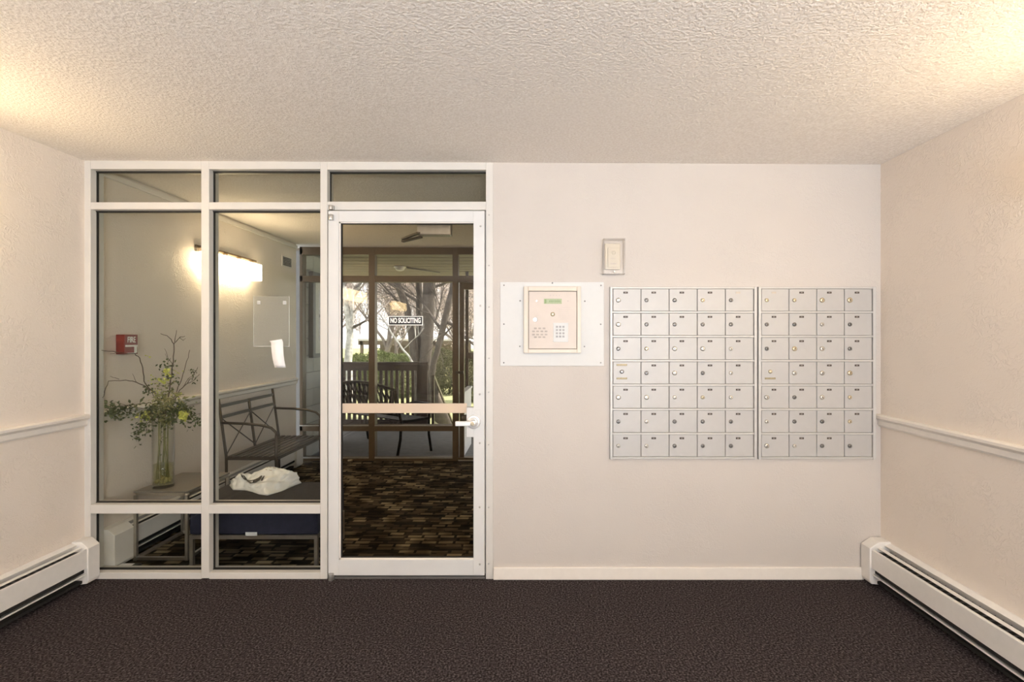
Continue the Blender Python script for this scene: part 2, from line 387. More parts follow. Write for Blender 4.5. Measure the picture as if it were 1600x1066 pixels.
for px,py in ((764,336),(764,480),(763.5,613),(763.5,695),(763.5,793),(763.5,881),(764,415),(764,560)):
    b.lathe((fx(px),0,fz(py)),[(.0045,0),(.0045,-.002),(.002,-.003)],8,'y')
b.build('screw',M['steel'],win,kind='stuff')

# ------------------------------------------------------------------ door_1: glazed aluminium door
door=struct('door_1',(fx(513.5),.02,0))
Y0,Y1=-.008,.040
def leaf(name,px0,px1,py0,py1): return MB().box((fx(px0),Y0,fz(py1)),(fx(px1),Y1,fz(py0))).build(name,M['alu_door'],door,bevel=.002)
leaf('stile',513.6,530,330,898.5); leaf('stile',740,757.4,330,898.5); leaf('top_rail',530,740,330,347.3); leaf('bottom_rail',530,740,874.3,898.5)
X0,X1,Z0,Z1=fx(530),fx(740),fz(874.3),fz(347.3)
b=MB(); s=.009
b.box((X0,.0,Z0),(X0+s,.012,Z1)).box((X0,.0,Z1-.006),(X1,.012,Z1)).box((X0,.0,Z0),(X1,.012,Z0+.008)).build('glazing_bead',M['trim'],door)
MB().box((X0+s,.004,Z0+.006),(X0+s+.005,.02,Z1)).box((X0,.004,Z1-.010),(X1,.02,Z1-.006)).box((X0,.004,Z0+.008),(X1,.02,Z0+.012)).build('gasket',M['gasket'],door)
MB().box((X0,.014,Z0),(X1,.020,Z1)).build('pane',M['glass_bronze'],door)
MB().box((fx(533),.0115,fz(646)),(fx(729),.0135,fz(631))).build('safety_strip',M['strip'],door,label='frosted tan safety strip across the door glass')
MB().box((fx(729),-.004,fz(683)),(fx(741),.035,fz(636.5))).build('lock_box',M['alu_door'],door,bevel=.002)
MB().box((fx(742),-.0105,fz(673)),(fx(750.5),-.008,fz(640))).build('edge_plate',M['alu_door'],door,bevel=.001)
lv=MB().lathe((fx(740.5),-.008,fz(659)),[(.041,0),(.041,-.006),(.036,-.010),(.030,-.011),(.026,-.011),(.024,-.018),(.018,-.02)],28,'y').build('lever_handle',M['chrome'],door,label='chrome lever handle on a round rose')
b=MB(); b.lathe((fx(740.5),-.028,fz(659)),[(.017,.01),(.019,-.01),(.019,-.04),(.014,-.046)],20,'y')
b.box((fx(714),-.072,fz(663)),(fx(740),-.052,fz(655.8))).build('lever',M['chrome'],lv,bevel=.004)
MB().lathe((fx(740.5),-.0745,fz(659)),[(.011,0),(.011,-.004),(.008,-.006)],16,'y').build('keyhole',M['lock_brass'],lv)
MB().box((fx(718),.045,fz(660)),(fx(741),.075,fz(651))).build('inner_lever',M['iron'],door,bevel=.004)
for z in (fz(337.5),fz(896)):
    h=.028 if z>1 else .036
    MB().lathe((fx(518.5),-.016,z-h),[(.0135,0),(.0135,h*1.15)],14).box((fx(515),-.016,z-h),(fx(522.5),.0,z+h*.15)).build('pivot_hinge',M['steel'],door,bevel=.001)
MB().lathe((fx(518.5),-.016,fz(328.5)),[(.013,0),(.013,.024)],14).box((fx(515),-.016,fz(328.5)),(fx(523),.0,fz(322))).build('pivot_hinge',M['steel'],win,bevel=.001)
b=MB()
for px,py in ((751,354),(751,478),(750,616),(750,692),(749.8,792),(750,881)):
    b.lathe((fx(px),Y0,fz(py)),[(.006,0),(.006,-.002),(.003,-.0035)],10,'y')
b.build('screw',M['steel'],door,kind='stuff')
MB().box((fx(513),-.002,0),(fx(758),.06,.012)).build('threshold',M['fins'],win,bevel=.002)

sg=thing('no_soliciting_sign','black NO SOLICITING sign with white border stuck on the door glass','sign',(fx(633),.013,fz(501)))
MB().box((fx(605.8),.0115,fz(508.4)),(fx(660.2),.0135,fz(494))).build('backing',M['white_print'],sg)
MB().box((fx(607),.0105,fz(507.3)),(fx(659),.0116,fz(495.1))).build('panel',M['black'],sg)
me=text_mesh('NO SOLICITING',.040,M['white_print'],'lettering',.62,.0015)
me.transform(Matrix.Translation((fx(633),.0102,fz(501.2)))@Matrix.Rotation(math.pi/2,4,'X')); obj('lettering',me,sg)

dc=thing('door_closer','grey door closer behind the transom bar over the glazed door','door closer',(fx(675),.16,2.05))
MB().box((fx(645),.10,2.035),(fx(700),.17,2.13)).build('body',M['steel'],dc,bevel=.006)
MB().bar((fx(650),.145,2.03),(fx(612),.26,2.025),.022,.012).build('arm',M['iron'],dc)
MB().bar((fx(612),.26,2.04),(fx(650),.07,2.04),.02,.012).build('arm',M['iron'],dc)

# sleeve and slip taped on the partition glass
sl=thing('plastic_sleeve','empty clear plastic page sleeve taped to the partition glass above the paper slip','sleeve',(fx(418),.04,fz(500)))
b=MB()
b.box((fx(390.5),.0395,fz(542)),(fx(447.5),.0405,fz(462))).build('pocket',M['sleeve'],sl)
MB().box((fx(390.5),.0385,fz(542)),(fx(447.5),.0395,fz(541))).box((fx(446.8),.0385,fz(542)),(fx(447.5),.0395,fz(462))).box((fx(390.5),.0385,fz(542)),(fx(391.1),.0395,fz(462))).build('welded_edge',M['tape'],sl)
for px in (399,440): MB().box((fx(px-2.6),.037,fz(475)),(fx(px+2.6),.0385,fz(469.5))).build('tape',M['tape'],sl)
b=MB(); n=10
for i in range(n+1):
    t=i/n; yy=531.5+(575-531.5)*t
    cx=417.5+19*math.sin(t*1.25)**.9*.42+ (0 if t>.08 else -1); wd=18.5
    y=.034-.018*math.sin(t*math.pi*.9)-.010*(1 if t<.06 else 0)
    l=418+7.5*t**.7 ; r=l+19.2-1.2*t
    b.v+=[(fx(l),y,fz(yy+ (1.5 if i==0 else 0))),(fx(r),y-.004*t,fz(yy-1.5*(1-t)))]
for i in range(n): b.f.append((2*i,2*i+1,2*i+3,2*i+2)); b.smooth.append(True)
o=b.build('paper_slip',M['paper']); sm=o.modifiers.new('thickness','SOLIDIFY'); sm.thickness=.0006
tag(o,'curled white paper slip stuck at the corner of the plastic sleeve','paper')

# ------------------------------------------------------------------ baseboard heaters
def heater(label,xw,s,y0,y1,dp,cap_ends,cl=.075,group='baseboard heaters along the walls'):
    t=thing('baseboard_heater',label,'heater',(xw,y0,0),group)
    X=lambda u: xw+s*u*dp/.1
    MB().prism([(X(0),.02),(X(.006),.02),(X(.006),.232),(X(.030),.226),(X(.032),.232),(X(.008),.242),(X(0),.242)],y0,y1).build('back_plate',M['heater'],t)
    MB().prism([(X(.050),.2155),(X(.068),.2135),(X(.068),.2165),(X(.050),.2185)],y0,y1).build('damper',M['heater'],t)
    MB().prism([(X(.084),.207),(X(.097),.211),(X(.1),.206),(X(.1),.104),(X(.090),.098),(X(.090),.101),(X(.096),.106),(X(.096),.203)],y0,y1).build('front_panel',M['heater'],t)
    MB().prism([(X(.082),.060),(X(.096),.064),(X(.096),.072),(X(.082),.068)],y0,y1).prism([(X(.006),.03),(X(.082),.060),(X(.082),.066),(X(.006),.036)],y0,y1).build('bottom_rail',M['heater'],t)
    MB().box((X(.007),y0,.074),(X(.081),y1,.192)).box((X(.007),y0,.015),(X(.070),y1,.030)).build('slot_shade_filler',M['heater_dark'],t)  # near-black filler stands in for shade in the slots and under the rail
    b=MB(); k=max(8,min(120,int((y1-y0)/.02)))
    for i in range(k):
        y=y0+(i+.5)*(y1-y0)/k; b.box((X(.012),y-.001,.193),(X(.076),y+.001,.199))
    b.build('fin',M['fins'],t,kind='stuff')
    for ye in cap_ends:
        dr=1 if abs(ye-y1)<1e-6 else -1
        pr=[(X(0),.0),(X(.0),.250),(X(.060),.250),(X(.108),.214),(X(.108),.03),(X(.1),.012)]
        MB().prism(pr,ye-dr*cl,ye+dr*.004).build('end_cap',M['heater'],t,bevel=.003)
    return t
heater('ivory baseboard heater on this side of the glass, running up to the partition',XL,1,-4.6,-.01,.088,(-.01,))
heater('ivory baseboard heater along the wall beside the mailboxes',XR,-1,-4.6,-.012,.112,(-.012,))
heater('ivory baseboard heater behind the glass, under the vase table',XL,1,.104,2.66,.088,(.104,2.66),.15)

# ------------------------------------------------------------------ mailboxes
MAILMESH={}
def mailbox_panel(label,pxl,pxd,pxe,pxr,cols,locks,skip_plate,faded):
    t=thing('mailbox_panel',label,'mailboxes',((fx(pxl)+fx(pxr))/2,0,fz(717)),'wall mailbox panels')
    yt,yb=450.3,714.6; zt,zb=fz(448.6),fz(717)
    f=MB().box((fx(pxl),-.006,zb),(fx(pxr),-.001,zt)).build('back_panel',M['mail_gap'],t)
    MB().box((fx(pxl),-.020,zb),(fx(pxd)-.003,-.001,zt)).build('stile',M['mail_frame'],t,bevel=.0015)
    MB().box((fx(pxe)+.003,-.020,zb),(fx(pxr),-.001,zt)).build('stile',M['mail_frame'],t,bevel=.0015)
    rp=(fz(yt)-fz(yb))/7; cp=(fx(pxe)-fx(pxd))/cols
    for i in range(8):
        z=fz(yt)-i*rp
        MB().box((fx(pxd)-.003,-.019,z-.0055),(fx(pxe)+.003,-.001,z+.0045)).build('ledge',M['mail_frame'],t,bevel=.0012)
    if 'door' not in MAILMESH: MAILMESH['door']={}
    key=round(cp,4)
    if key not in MAILMESH['door']:
        MAILMESH['door'][key]=MB().box((-cp/2+.0017,-.006,-rp/2+.0065),(cp/2-.0017,.006,rp/2-.0065)).mesh('mailbox_door',M['mail'],.0022)
        for nm,m in (('plate','plate_dark'),('faded','plate_faded')):
            MAILMESH[nm]=MB().box((-.013,-.0012,-.0055),(.013,0,.0055)).mesh('number_plate',M[m])
        MAILMESH['digits']=MB().box((-.0055,-.0016,-.002),(-.001,0,.002)).box((.0005,-.0016,-.002),(.005,0,.002)).mesh('plate_print',M['digits'])
        for k,(m,r) in {'D':('lock_dark',.0115),'L':('lock_pale',.0135),'P':('lock_pale',.0110),'B':('lock_brass',.0110),'G':('lock_brass',.0140),'R':('lock_brass',.0150)}.items():
            MAILMESH[k]=MB().lathe((0,0,0),[(r,0),(r,-.005),(r*.82,-.008),(r*.45,-.0085)],18,'y').mesh('lock',M[m])
            MAILMESH[k+'h']=MB().box((-r*.12,-.0092,-r*.45),(r*.12,-.008,r*.45)).mesh('lock_slot',M['keyhole'])
        MAILMESH['bar']=MB().box((-.031,-.0035,-.0055),(.031,0,.0055)).mesh('brass_bar',M['brass_worn'],.001)
    for r in range(7):
        for c in range(cols):
            x=fx(pxd)+(c+.5)*cp; z=fz(yt)-(r+.5)*rp
            d=obj('mailbox_door',MAILMESH['door'][key]); d.location=(x,-.0085,z); d.parent=t; d.matrix_parent_inverse=Matrix.Translation(-t.location)
            def sub(name,me,dx,dz,dy=-.0145):
                o=obj(name,me); o.parent=d; o.location=(dx,dy+.0085,dz); o.rotation_euler=(0,0,0); return o
            k=locks[r][c]
            if k=='X':
                d['label']='service door with a central lock and worn brass bar'
                sub('brass_bar',MAILMESH['bar'],-.030,-.033)
                if cols==5: sub('brass_bar',MAILMESH['bar'],-.030,.046)
                sub('lock',MAILMESH['D' if cols==5 else 'B'],-.030,.007); continue
            o=sub('lock',MAILMESH[k],-.0505,-.001); o.rotation_euler=(0,R.uniform(-.8,.8),0)
            h=sub('lock',MAILMESH[k+'h'],-.0505,-.001); h.rotation_euler=o.rotation_euler; h.name='lock_slot'
            if (r,c) in skip_plate: continue
            sub('number_plate',MAILMESH['faded' if (r,c) in faded else 'plate'],-.008,.043)
            if (r,c) not in faded: sub('plate_print',MAILMESH['digits'],-.008,.043)
    return t
mailbox_panel('wall mailbox panel of five columns beside the entry phone',952.6,957,1175.7,1180.6,5,['LDDBD','LDDDD','DBLLP','XDLDP','LLPBP','DPDDD','PPDDD'],(),((0,4),))
mailbox_panel('wall mailbox panel of four columns by the corner of the room',1183.2,1188,1360.2,1365.6,4,['BBGR','DDPD','DGLD','XLLG','LDLB','PDDB','LPDD'],((6,3),),((0,0),))

# ------------------------------------------------------------------ entry phone and thermostat
ip=thing('entry_phone','beige entry phone with display and keypad on a white wall plate','intercom',(fx(862),0,fz(500)))
MB().box((fx(781.6),-.006,fz(572)),(fx(943.6),0,fz(441))).build('wall_plate',M['white_plate'],ip,bevel=.002,label='white plastic wall plate behind the phone')
fo=[(818.5,448.4),(907,448.4),(907,551.6),(818.5,551.6)]
b=MB(); y0,y1=-.030,-.006
b.box((fx(818.5),y0,fz(551.6)),(fx(825.5),y1,fz(448.4))).box((fx(901),y0,fz(551.6)),(fx(907),y1,fz(448.4))).box((fx(825.5),y0,fz(455.5)),(fx(901),y1,fz(448.4))).box((fx(825.5),y0,fz(551.6)),(fx(901),y1,fz(545.5))).build('housing_frame',M['beige_frame'],ip,bevel=.0015)
fp=MB().box((fx(826.3),-.026,fz(544.8)),(fx(900.2),-.006,fz(456.4))).build('front_panel',M['beige_metal'],ip,bevel=.001)
MB().box((fx(825.5),-.012,fz(545.5)),(fx(901),-.006,fz(455.5))).build('shadow_gap',M['slot'],ip)
q=-.026
dsp=MB().box((fx(849.6),q-.001,fz(475.4)),(fx(877.3),q,fz(467.4))).build('display',M['lcd'],fp)
b=MB(); b.box((fx(850.6),q-.0016,fz(474.6)),(fx(853.5),q,fz(468.2)))
for x in (858,860.5,863,866,868.5,871,873.5): b.box((fx(x),q-.0016,fz(473)),(fx(x+1.5),q,fz(470)))
b.build('display_print',M['lcd_text'],fp)
MB().lathe((fx(863.3),q,fz(491.5)),[(.0125,0),(.0125,-.004),(.009,-.006),(.006,-.004)],20,'y').build('lock',M['brass_worn'],fp)
MB().lathe((fx(863.3),q-.004,fz(491.5)),[(.005,0),(.004,-.004)],12,'y').build('lock_core',M['lock_brass'],fp)
MB().lathe((fx(836),q,fz(499.8)),[(.0125,0),(.0125,-.003),(.010,-.005)],20,'y').build('lock',M['chrome'],fp)
MB().lathe((fx(838.3),q,fz(470.8)),[(.0045,0),(.0045,-.001)],10,'y').build('lens',M['lock_pale'],fp)
MB().lathe((fx(887),q,fz(471)),[(.003,0),(.003,-.001)],10,'y').build('lens',M['slot'],fp)
for row,(yy,xs) in enumerate(((513.4,(836.5,843.2,849.8)),(518,(833.5,840,846.5,853)),(523,(833.5,840,846.5,853)),(527,(836.5,843.2,849.8)))):
    for x in xs: MB().box((fx(x-2.1),q-.0012,fz(yy+1.25)),(fx(x+2.1),q,fz(yy-1.25))).build('speaker_slot',M['slot'],fp)
kp=MB().box((fx(864.2),q-.003,fz(534.6)),(fx(887.4),q,fz(504.8))).build('keypad',M['white_plate'],fp,bevel=.001)
for i in range(4):
    for j in range(3):
        x=869.8+j*5; y=511+i*5.0
        o=MB().box((fx(x-1.6),q-.005,fz(y+1.5)),(fx(x+1.6),q-.003,fz(y-1.5))).mesh('key',M['grey_key'])
        k=obj('keypad_key',o,ip)
b=MB()
for yy,x0,x1 in ((481,877,891),(484.2,872,896),(487.2,872,887.5),(490,872,888.5),(493,872,895),(496,872,896),(499,875,893)):
    x=x0
    while x<x1: l=R.uniform(1.2,3.2); b.box((fx(x),q-.0006,fz(yy+.35)),(fx(min(x+l,x1)),q,fz(yy-.35))); x+=l+.7
for x in (859.5,864.5,869,873.5): b.box((fx(x-.8),q-.0006,fz(463.2)),(fx(x+.8),q,fz(461.2)))
b.build('instruction_print',M['grey_print'],fp)
for px,py in ((787.6,446),(938.8,446.4),(862.9,442.6),(787.4,506.6),(938.4,506.8),(787.3,566.8),(938.4,566.8),(812.7,470.3),(913.6,470.8),(812.2,541.3),(913,541.6)):
    MB().lathe((fx(px),-.006,fz(py)),[(.0045,0),(.0045,-.0015),(.002,-.003)],8,'y').build('screw',M['lock_dark'],ip)

th=thing('thermostat','ivory thermostat inside a clear plastic guard above the entry phone','thermostat',(fx(957),0,fz(403)))
MB().box((fx(944.5),-.022,fz(422)),(fx(968.5),0,fz(381.5))).build('body',M['thermo'],th,bevel=.004)
MB().box((fx(948.8),-.028,fz(419)),(fx(967.3),-.022,fz(388.7))).build('cover',M['thermo'],th,bevel=.002)
MB().lathe((fx(957.5),-.028,fz(396.5)),[(.011,0),(.011,-.004),(.008,-.006)],18,'y').build('sensor_dome',M['thermo'],th)
MB().box((fx(953),-.0292,fz(405.6)),(fx(961),-.028,fz(405))).box((fx(952),-.0292,fz(413.8)),(fx(962),-.028,fz(412.6))).build('printed_scale',M['grey_print'],th)
gx0,gx1,gz0,gz1=fx(941),fx(974),fz(430),fz(375.5)
b=MB(); k=.003
b.box((gx0,-.062,gz0),(gx1,-.062+k,gz1)).box((gx0,-.062,gz0),(gx0+k,0,gz1)).box((gx1-k,-.062,gz0),(gx1,0,gz1)).box((gx0,-.062,gz1-k),(gx1,0,gz1)).box((gx0,-.062,gz0),(gx1,0,gz0+k))
b.build('clear_guard',M['acrylic'],th,label='clear plastic guard box')
MB().lathe((fx(957.5),-.062,fz(427)),[(.007,0),(.007,-.006),(.004,-.008)],12,'y').build('guard_lock',M['lock_pale'],th)

# ------------------------------------------------------------------ wall lamps
def wall_lamp(label,xw,s,y0,y1,m):
    t=thing('wall_lamp',label,'lamp',(xw,(y0+y1)/2,2.1),'vanity wall lamps')
    MB().box((xw,y0,2.085),(xw+s*.018,y1,2.135)).build('back_bar',M['bronze'],t,bevel=.003)
    MB().box((xw+s*.018,y0+.01,2.112),(xw+s*.060,y1-.01,2.130)).build('arm_bar',M['bronze'],t,bevel=.003)
    k=4; p=(y1-y0)/k
    for i in range(k):
        c=y0+(i+.5)*p
        MB().lathe((xw+s*.06,c,2.09),[(.018,.0),(.018,.035)],12).build('socket',M['bronze'],t)
        MB().box((xw+s*.02,c-p*.42,1.935),(xw+s*.115,c+p*.42,2.088)).build('lamp_shade',m,t,bevel=.008)
    return t
wall_lamp('white glass wall lamp glowing on the lobby wall seen through the partition',XL,1,.98,1.78,M['lamp_lobby'])
wall_lamp('white glass wall lamp on the wall in front of the partition',XL,1,-1.50,-.70,M['lamp_front'])
wall_lamp('white glass wall lamp on the wall beside the mailboxes',XR,-1,-1.95,-1.15,M['lamp_front'])
wall_lamp('unseen white glass wall lamp added as fill near the entrance opening',XR,-1,-4.2,-3.4,M['lamp_front'])  # out of view, added to brighten the ceiling and walls

# ------------------------------------------------------------------ lobby things
vt=thing('wall_vent','small louvred vent high on the lobby wall past the lamp','vent',(XL,2.46,2.22))
MB().box((XL,2.36,2.165),(XL+.010,2.57,2.275)).build('frame',M['trim'],vt,bevel=.002)
for i in range(6): MB().bar((XL+.014,2.375,2.18+i*.0155),(XL+.014,2.555,2.18+i*.0155),.012,.003,(1,0,.6)).build('louvre',M['fins'],vt)

fa=thing('fire_alarm_box','red fire alarm pull box on the wall above the vase','fire alarm',(XL,.28,1.37))
MB().box((XL,.225,1.308),(XL+.055,.335,1.432)).build('body',M['red'],fa,bevel=.003)
me=text_mesh('FIRE',.052,M['white_print'],'lettering',.72,.0008)
me.transform(Matrix.Translation((XL+.0555,.282,1.398))@Matrix.Rotation(math.pi/2,4,'Z')@Matrix.Rotation(math.pi/2,4,'X')); obj('lettering',me,fa)
MB().box((XL+.055,.232,1.354),(XL+.0575,.330,1.366)).box((XL+.055,.305,1.315),(XL+.0575,.326,1.356)).box((XL+.055,.240,1.312),(XL+.0565,.318,1.316)).build('pull_handle',M['white_print'],fa)

# side table
st=thing('side_table','square taupe side table with a metal cube frame under the vase','table',(-2.37,.47,0))
tx0,tx1,ty0,ty1,tz=-2.520,-2.175,.245,.70,.432
tx0=-2.518
for x in (tx0+.009,tx1-.009):
    for y in (ty0+.009,ty1-.009): MB().box((x-.009,y-.009,0),(x+.009,y+.009,tz-.018)).build('leg',M['nickel'],st)
for z in (.012,tz-.012):
    MB().box((tx0+.018,ty0,z-.009),(tx1-.018,ty0+.018,z+.009)).box((tx0+.018,ty1-.018,z-.009),(tx1-.018,ty1,z+.009)).box((tx0,ty0+.018,z-.009),(tx0+.018,ty1-.018,z+.009)).box((tx1-.018,ty0+.018,z-.009),(tx1,ty1-.018,z+.009)).build('frame_rail',M['nickel'],st)
MB().box((tx0,ty0,tz-.004),(tx1,ty1,tz+.008)).build('top',M['table_top'],st,bevel=.002)
TZ=tz+.008

# vase + flowers
VX,VY=-2.400,.345
va=thing('glass_vase','tall clear glass cylinder vase of yellowish water on the side table','vase',(VX,VY,TZ))
b=MB(); b.lathe((VX,VY,TZ),[(.060,0),(.062,.01),(.062,.445),(.058,.445),(.058,.018),(.02,.018)],28); b.build('vase_body',M['vase_glass'],va)
MB().lathe((VX,VY,TZ),[(.0565,.020),(.0565,.150),(.03,.1505)],24).build('water',M['water'],va)
b=MB()
for i in range(34):
    a=R.uniform(0,6.28); r=.046*math.sqrt(R.random()); z=TZ+.03+R.uniform(0,.03)
    rr=R.uniform(.006,.011); b.lathe((VX+r*math.cos(a),VY+r*math.sin(a),z),[(rr*.2,-rr),(rr*.8,-rr*.6),(rr,0),(rr*.8,rr*.6),(rr*.2,rr)],7)
b.build('glass_pebbles',M['flower2'],va,kind='stuff')
fl=thing('flower_arrangement','sprawling arrangement of bare branches, ivy and lime blossoms in the glass vase','plant',(VX,VY,TZ+.03))
br=MB()
def wp(px,py,dd=0): return at(px,py,max(3.076,min(3.345+dd,2.545*F/(830-px))))   # the low boughs bend towards the glass, clear of the wall
paths=[([(256,652),(250,628),(242,614),(232.5,607),(225,596),(223,575),(217.5,560),(210,553),(185.6,550.5),(158,547.5)],0,.0055),
 ([(225,603),(212,597.5),(197,594),(170.6,595.7),(163,612),(160,622)],.0,.004),([(225,603),(236,611),(248,632)],.0,.004),
 ([(185.6,592),(172,588)],0,.0022),([(212,597.5),(207,584)],0,.002),([(185,551),(172,553)],0,.002),
 ([(258,655),(262,630),(266,605),(268,588),(270,571),(271,550),(272,537),(265,527),(251,521.5)],-.01,.0055),
 ([(272,537),(281,527),(289,525.5)],-.01,.0032),([(273,534),(276,516)],-.01,.0025),([(281,527),(287,532),(290,529)],-.01,.002),([(270,571),(263,560),(257,545)],-.01,.0025),([(266,560),(262,566),(258,553)],-.01,.002),
 ([(262,654),(270,626),(279,605),(287,584),(292,565),(296.5,547)],.03,.0038),
 ([(262,654),(272,628),(281,610),(293,599),(300,590),(309,574)],.02,.0042),([(293,599),(304,594),(312,585)],.02,.003),([(284,607),(296,590),(303,586)],.04,.0025),
 ([(256,650),(235,630),(212,632),(185,634),(165,640)],-.02,.0038),([(256,650),(230,640),(205,636),(180,628)],-.02,.003),
 ([(258,650),(236,646),(222,655),(216,672),(213,690)],-.05,.003),([(258,650),(240,650),(231,662),(227,682)],-.05,.003),
 ([(264,650),(285,648),(300,652),(312,660)],-.01,.0035),([(264,650),(288,642),(304,648),(316,646)],.02,.003)]
for p,dd,r in paths:
    q=[wp(x,y,dd) for x,y in p]; pts=[]
    for i in range(len(q)-1):
        for k in range(3): pts.append(q[i].lerp(q[i+1],k/3)+Vector((0,R.uniform(-.006,.006),R.uniform(-.003,.003))))
    pts.append(q[-1]); m=len(pts)
    br.tube(pts,[r*.78*(1-.6*i/m) for i in range(m)],6)
br.build('branch',M['stem'],fl)
b=MB()
for i in range(16):
    a=R.uniform(0,6.28); r0=.045*math.sqrt(R.random()); r1=.038*math.sqrt(R.random()); a2=a+R.uniform(-.7,.7)
    b.tube([(VX+r0*math.cos(a),VY+r0*math.sin(a),TZ+.03),(VX+.04*math.cos(a2)*.6,VY+.04*math.sin(a2)*.6,TZ+.25),(VX+r1*math.cos(a2),VY+r1*math.sin(a2),TZ+.47)],.0028,5)
b.build('flower_stem',M['leaf2'],fl,kind='stuff')
def cluster(mb,px,py,dd,sx,sz,n,l,wd):
    for i in range(int(n*1.15)):
        p=wp(px+R.gauss(0,sx),py+R.gauss(0,sz),dd+R.gauss(0,.03))
        p.x=max(p.x,XL+.04); p.y=max(p.y,.09)
        if p.z<TZ+.44: r_=math.hypot(p.x-VX,p.y-VY); f_=min(1,.030/max(r_,1e-4)) if sx<7 and px>245 else 1; p.x=VX+(p.x-VX)*f_; p.y=VY+(p.y-VY)*f_
        d=Vector((R.gauss(0,1),R.gauss(0,1)*.8,R.gauss(-.1,.8)))
        if p.x<XL+.07: d.x=abs(d.x)
        if p.y<.13: d.y=abs(d.y)
        mb.leaf(p,d,(R.gauss(0,1),R.gauss(-1,1),R.gauss(.3,1)),l*R.uniform(.45,.95),wd*R.uniform(.55,1.0))
lf=MB(); l2=MB(); f1=MB(); f2=MB()
for a in ((262,640,0,16,9,150,.05,.02),(245,650,-.03,12,8,80,.045,.02),(280,646,0,13,9,90,.045,.018),(190,640,-.02,18,5,80,.032,.02),(180,648,-.02,12,6,45,.032,.02),(213,678,-.05,5,10,32,.032,.022),(226,665,-.05,6,10,36,.032,.02),(300,654,0,8,9,55,.035,.018),(262,577,0,8,6,34,.03,.02),(233,612,0,6,6,26,.03,.018),(262,600,0,10,8,40,.03,.018),(303,588,.02,6,6,24,.028,.012),(255,690,0,5,20,30,.022,.008),(170,632,0,8,4,14,.035,.025)): cluster(lf,*a)
for a in ((262,624,-.02,14,7,70,.05,.018),(240,645,-.05,9,7,45,.05,.016),(272,632,-.02,12,8,50,.045,.018),(254,660,-.03,8,6,25,.04,.016),(205,650,-.02,18,5,30,.028,.016),(258,605,0,8,7,24,.03,.018),(255,735,0,4,8,30,.025,.010)): cluster(l2,*a)
for a in ((287,648,-.05,3.2,3.2,60,.036,.030),(261,581,-.03,3.5,2.5,26,.028,.022),(278,582,-.02,5,2,10,.018,.014),(258,594,-.03,5,3,26,.028,.02),(279,620,-.02,3,4,14,.022,.016),(227,650,-.05,4,4,26,.03,.022),(230,557,-.01,1,1,3,.018,.014),(236,594,0,4,3,10,.018,.014),(243,612,0,4,3,10,.018,.014)): cluster(f1,*a)
for a in ((262,626,-.04,10,6,46,.032,.012),(250,640,-.04,8,6,20,.03,.01)): cluster(f2,*a)
lf.build('foliage',M['leaf'],fl,kind='stuff'); l2.build('olive_foliage',M['leaf2'],fl,kind='stuff'); f1.build('blossom',M['flower'],fl,kind='stuff'); f2.build('pale_blossom',M['flower2'],fl,kind='stuff')

# metal settee against the wall
se=thing('metal_settee','dark metal settee with crossed back bars and slatted seat against the lobby wall','settee',(-2.3,1.66,0))
sy0,sy1=1.22,2.10; sz=.43
def bp_(z): # backrest leans to the wall
    return -2.510-.065*(z-.43)/.48
for y in (sy0,(sy0+sy1)/2,sy1):
    z0=.0 if y!=(sy0+sy1)/2 else .41
    MB().tube([(-2.505,y,z0),(-2.510,y,.43),(bp_(.905 if y!=(sy0+sy1)/2 else .86),y,.905 if y!=(sy0+sy1)/2 else .86)],.0115,8).build('back_post',M['iron'],se)
for z in (.845,.755): MB().bar((bp_(z),sy0,z),(bp_(z),sy1,z),.008,.026).build('back_band',M['iron'],se)
ym=(sy0+sy1)/2
for a,c in ((sy0,ym),(ym,sy1)):
    MB().tube([(bp_(.75),a,.75),(bp_(.45),c,.45)],.005,6).build('cross_bar',M['iron'],se)
    MB().tube([(bp_(.45)+.006,a,.45),(bp_(.75)+.006,c,.75)],.005,6).build('cross_bar',M['iron'],se)
for y in (sy0,sy1):
    MB().tube([(bp_(.71),y,.71),(-2.35,y,.703),(-2.22,y,.69),(-2.14,y,.668),(-2.10,y,.63),(-2.095,y,.60)],.0115,8).build('arm',M['iron'],se)
    MB().tube([(-2.098,y,.605),(-2.10,y,.43),(-2.085,y,.0)],.013,8).build('front_leg',M['iron'],se)
    MB().bar((-2.51,y,sz-.012),(-2.10,y,sz-.012),.022,.026).build('seat_rail',M['iron'],se)
for x in (-2.50,-2.095): MB().bar((x,sy0,sz-.012),(x,sy1,sz-.012),.024,.026).build('seat_rail',M['iron'],se)
for i in range(7):
    x=-2.47+i*.0575; MB().bar((x,sy0-.01,sz+.004),(x,sy1+.01,sz+.004),.036,.006).build('seat_slat',M['iron'],se)

# upholstered bench
ot=thing('upholstered_bench','low navy upholstered bench on a nickel frame under the white bag','bench',(-1.72,.39,0))
ox0,ox1,oy0,oy1=-2.105,-1.315,.155,.61
MB().box((ox0,oy0,.198),(ox1,oy1,.355)).build('seat_base',M['navy'],ot,bevel=.012)
MB().box((ox0,oy0-.002,.352),(ox1,oy1,.400)).build('cushion',M['navy_top'],ot,bevel=.018,seg=3)
for x in (ox0+.011,ox1-.011):
    for y in (oy0+.011,oy1-.011): MB().box((x-.011,y-.011,0),(x+.011,y+.011,.172)).build('leg',M['nickel'],ot,bevel=.001)
MB().box((ox0,oy0,.172),(ox1,oy0+.022,.196)).box((ox0,oy1-.022,.172),(ox1,oy1,.196)).box((ox0,oy0+.022,.172),(ox0+.022,oy1-.022,.196)).box((ox1-.022,oy0+.022,.172),(ox1,oy1-.022,.196)).build('frame_rail',M['nickel'],ot)
MB().box((at(384,1,3.155).x,oy0-.004,.194),(at(402,1,3.155).x,oy0-.001,.216)).build('fabric_tag',M['white_wall'],ot)

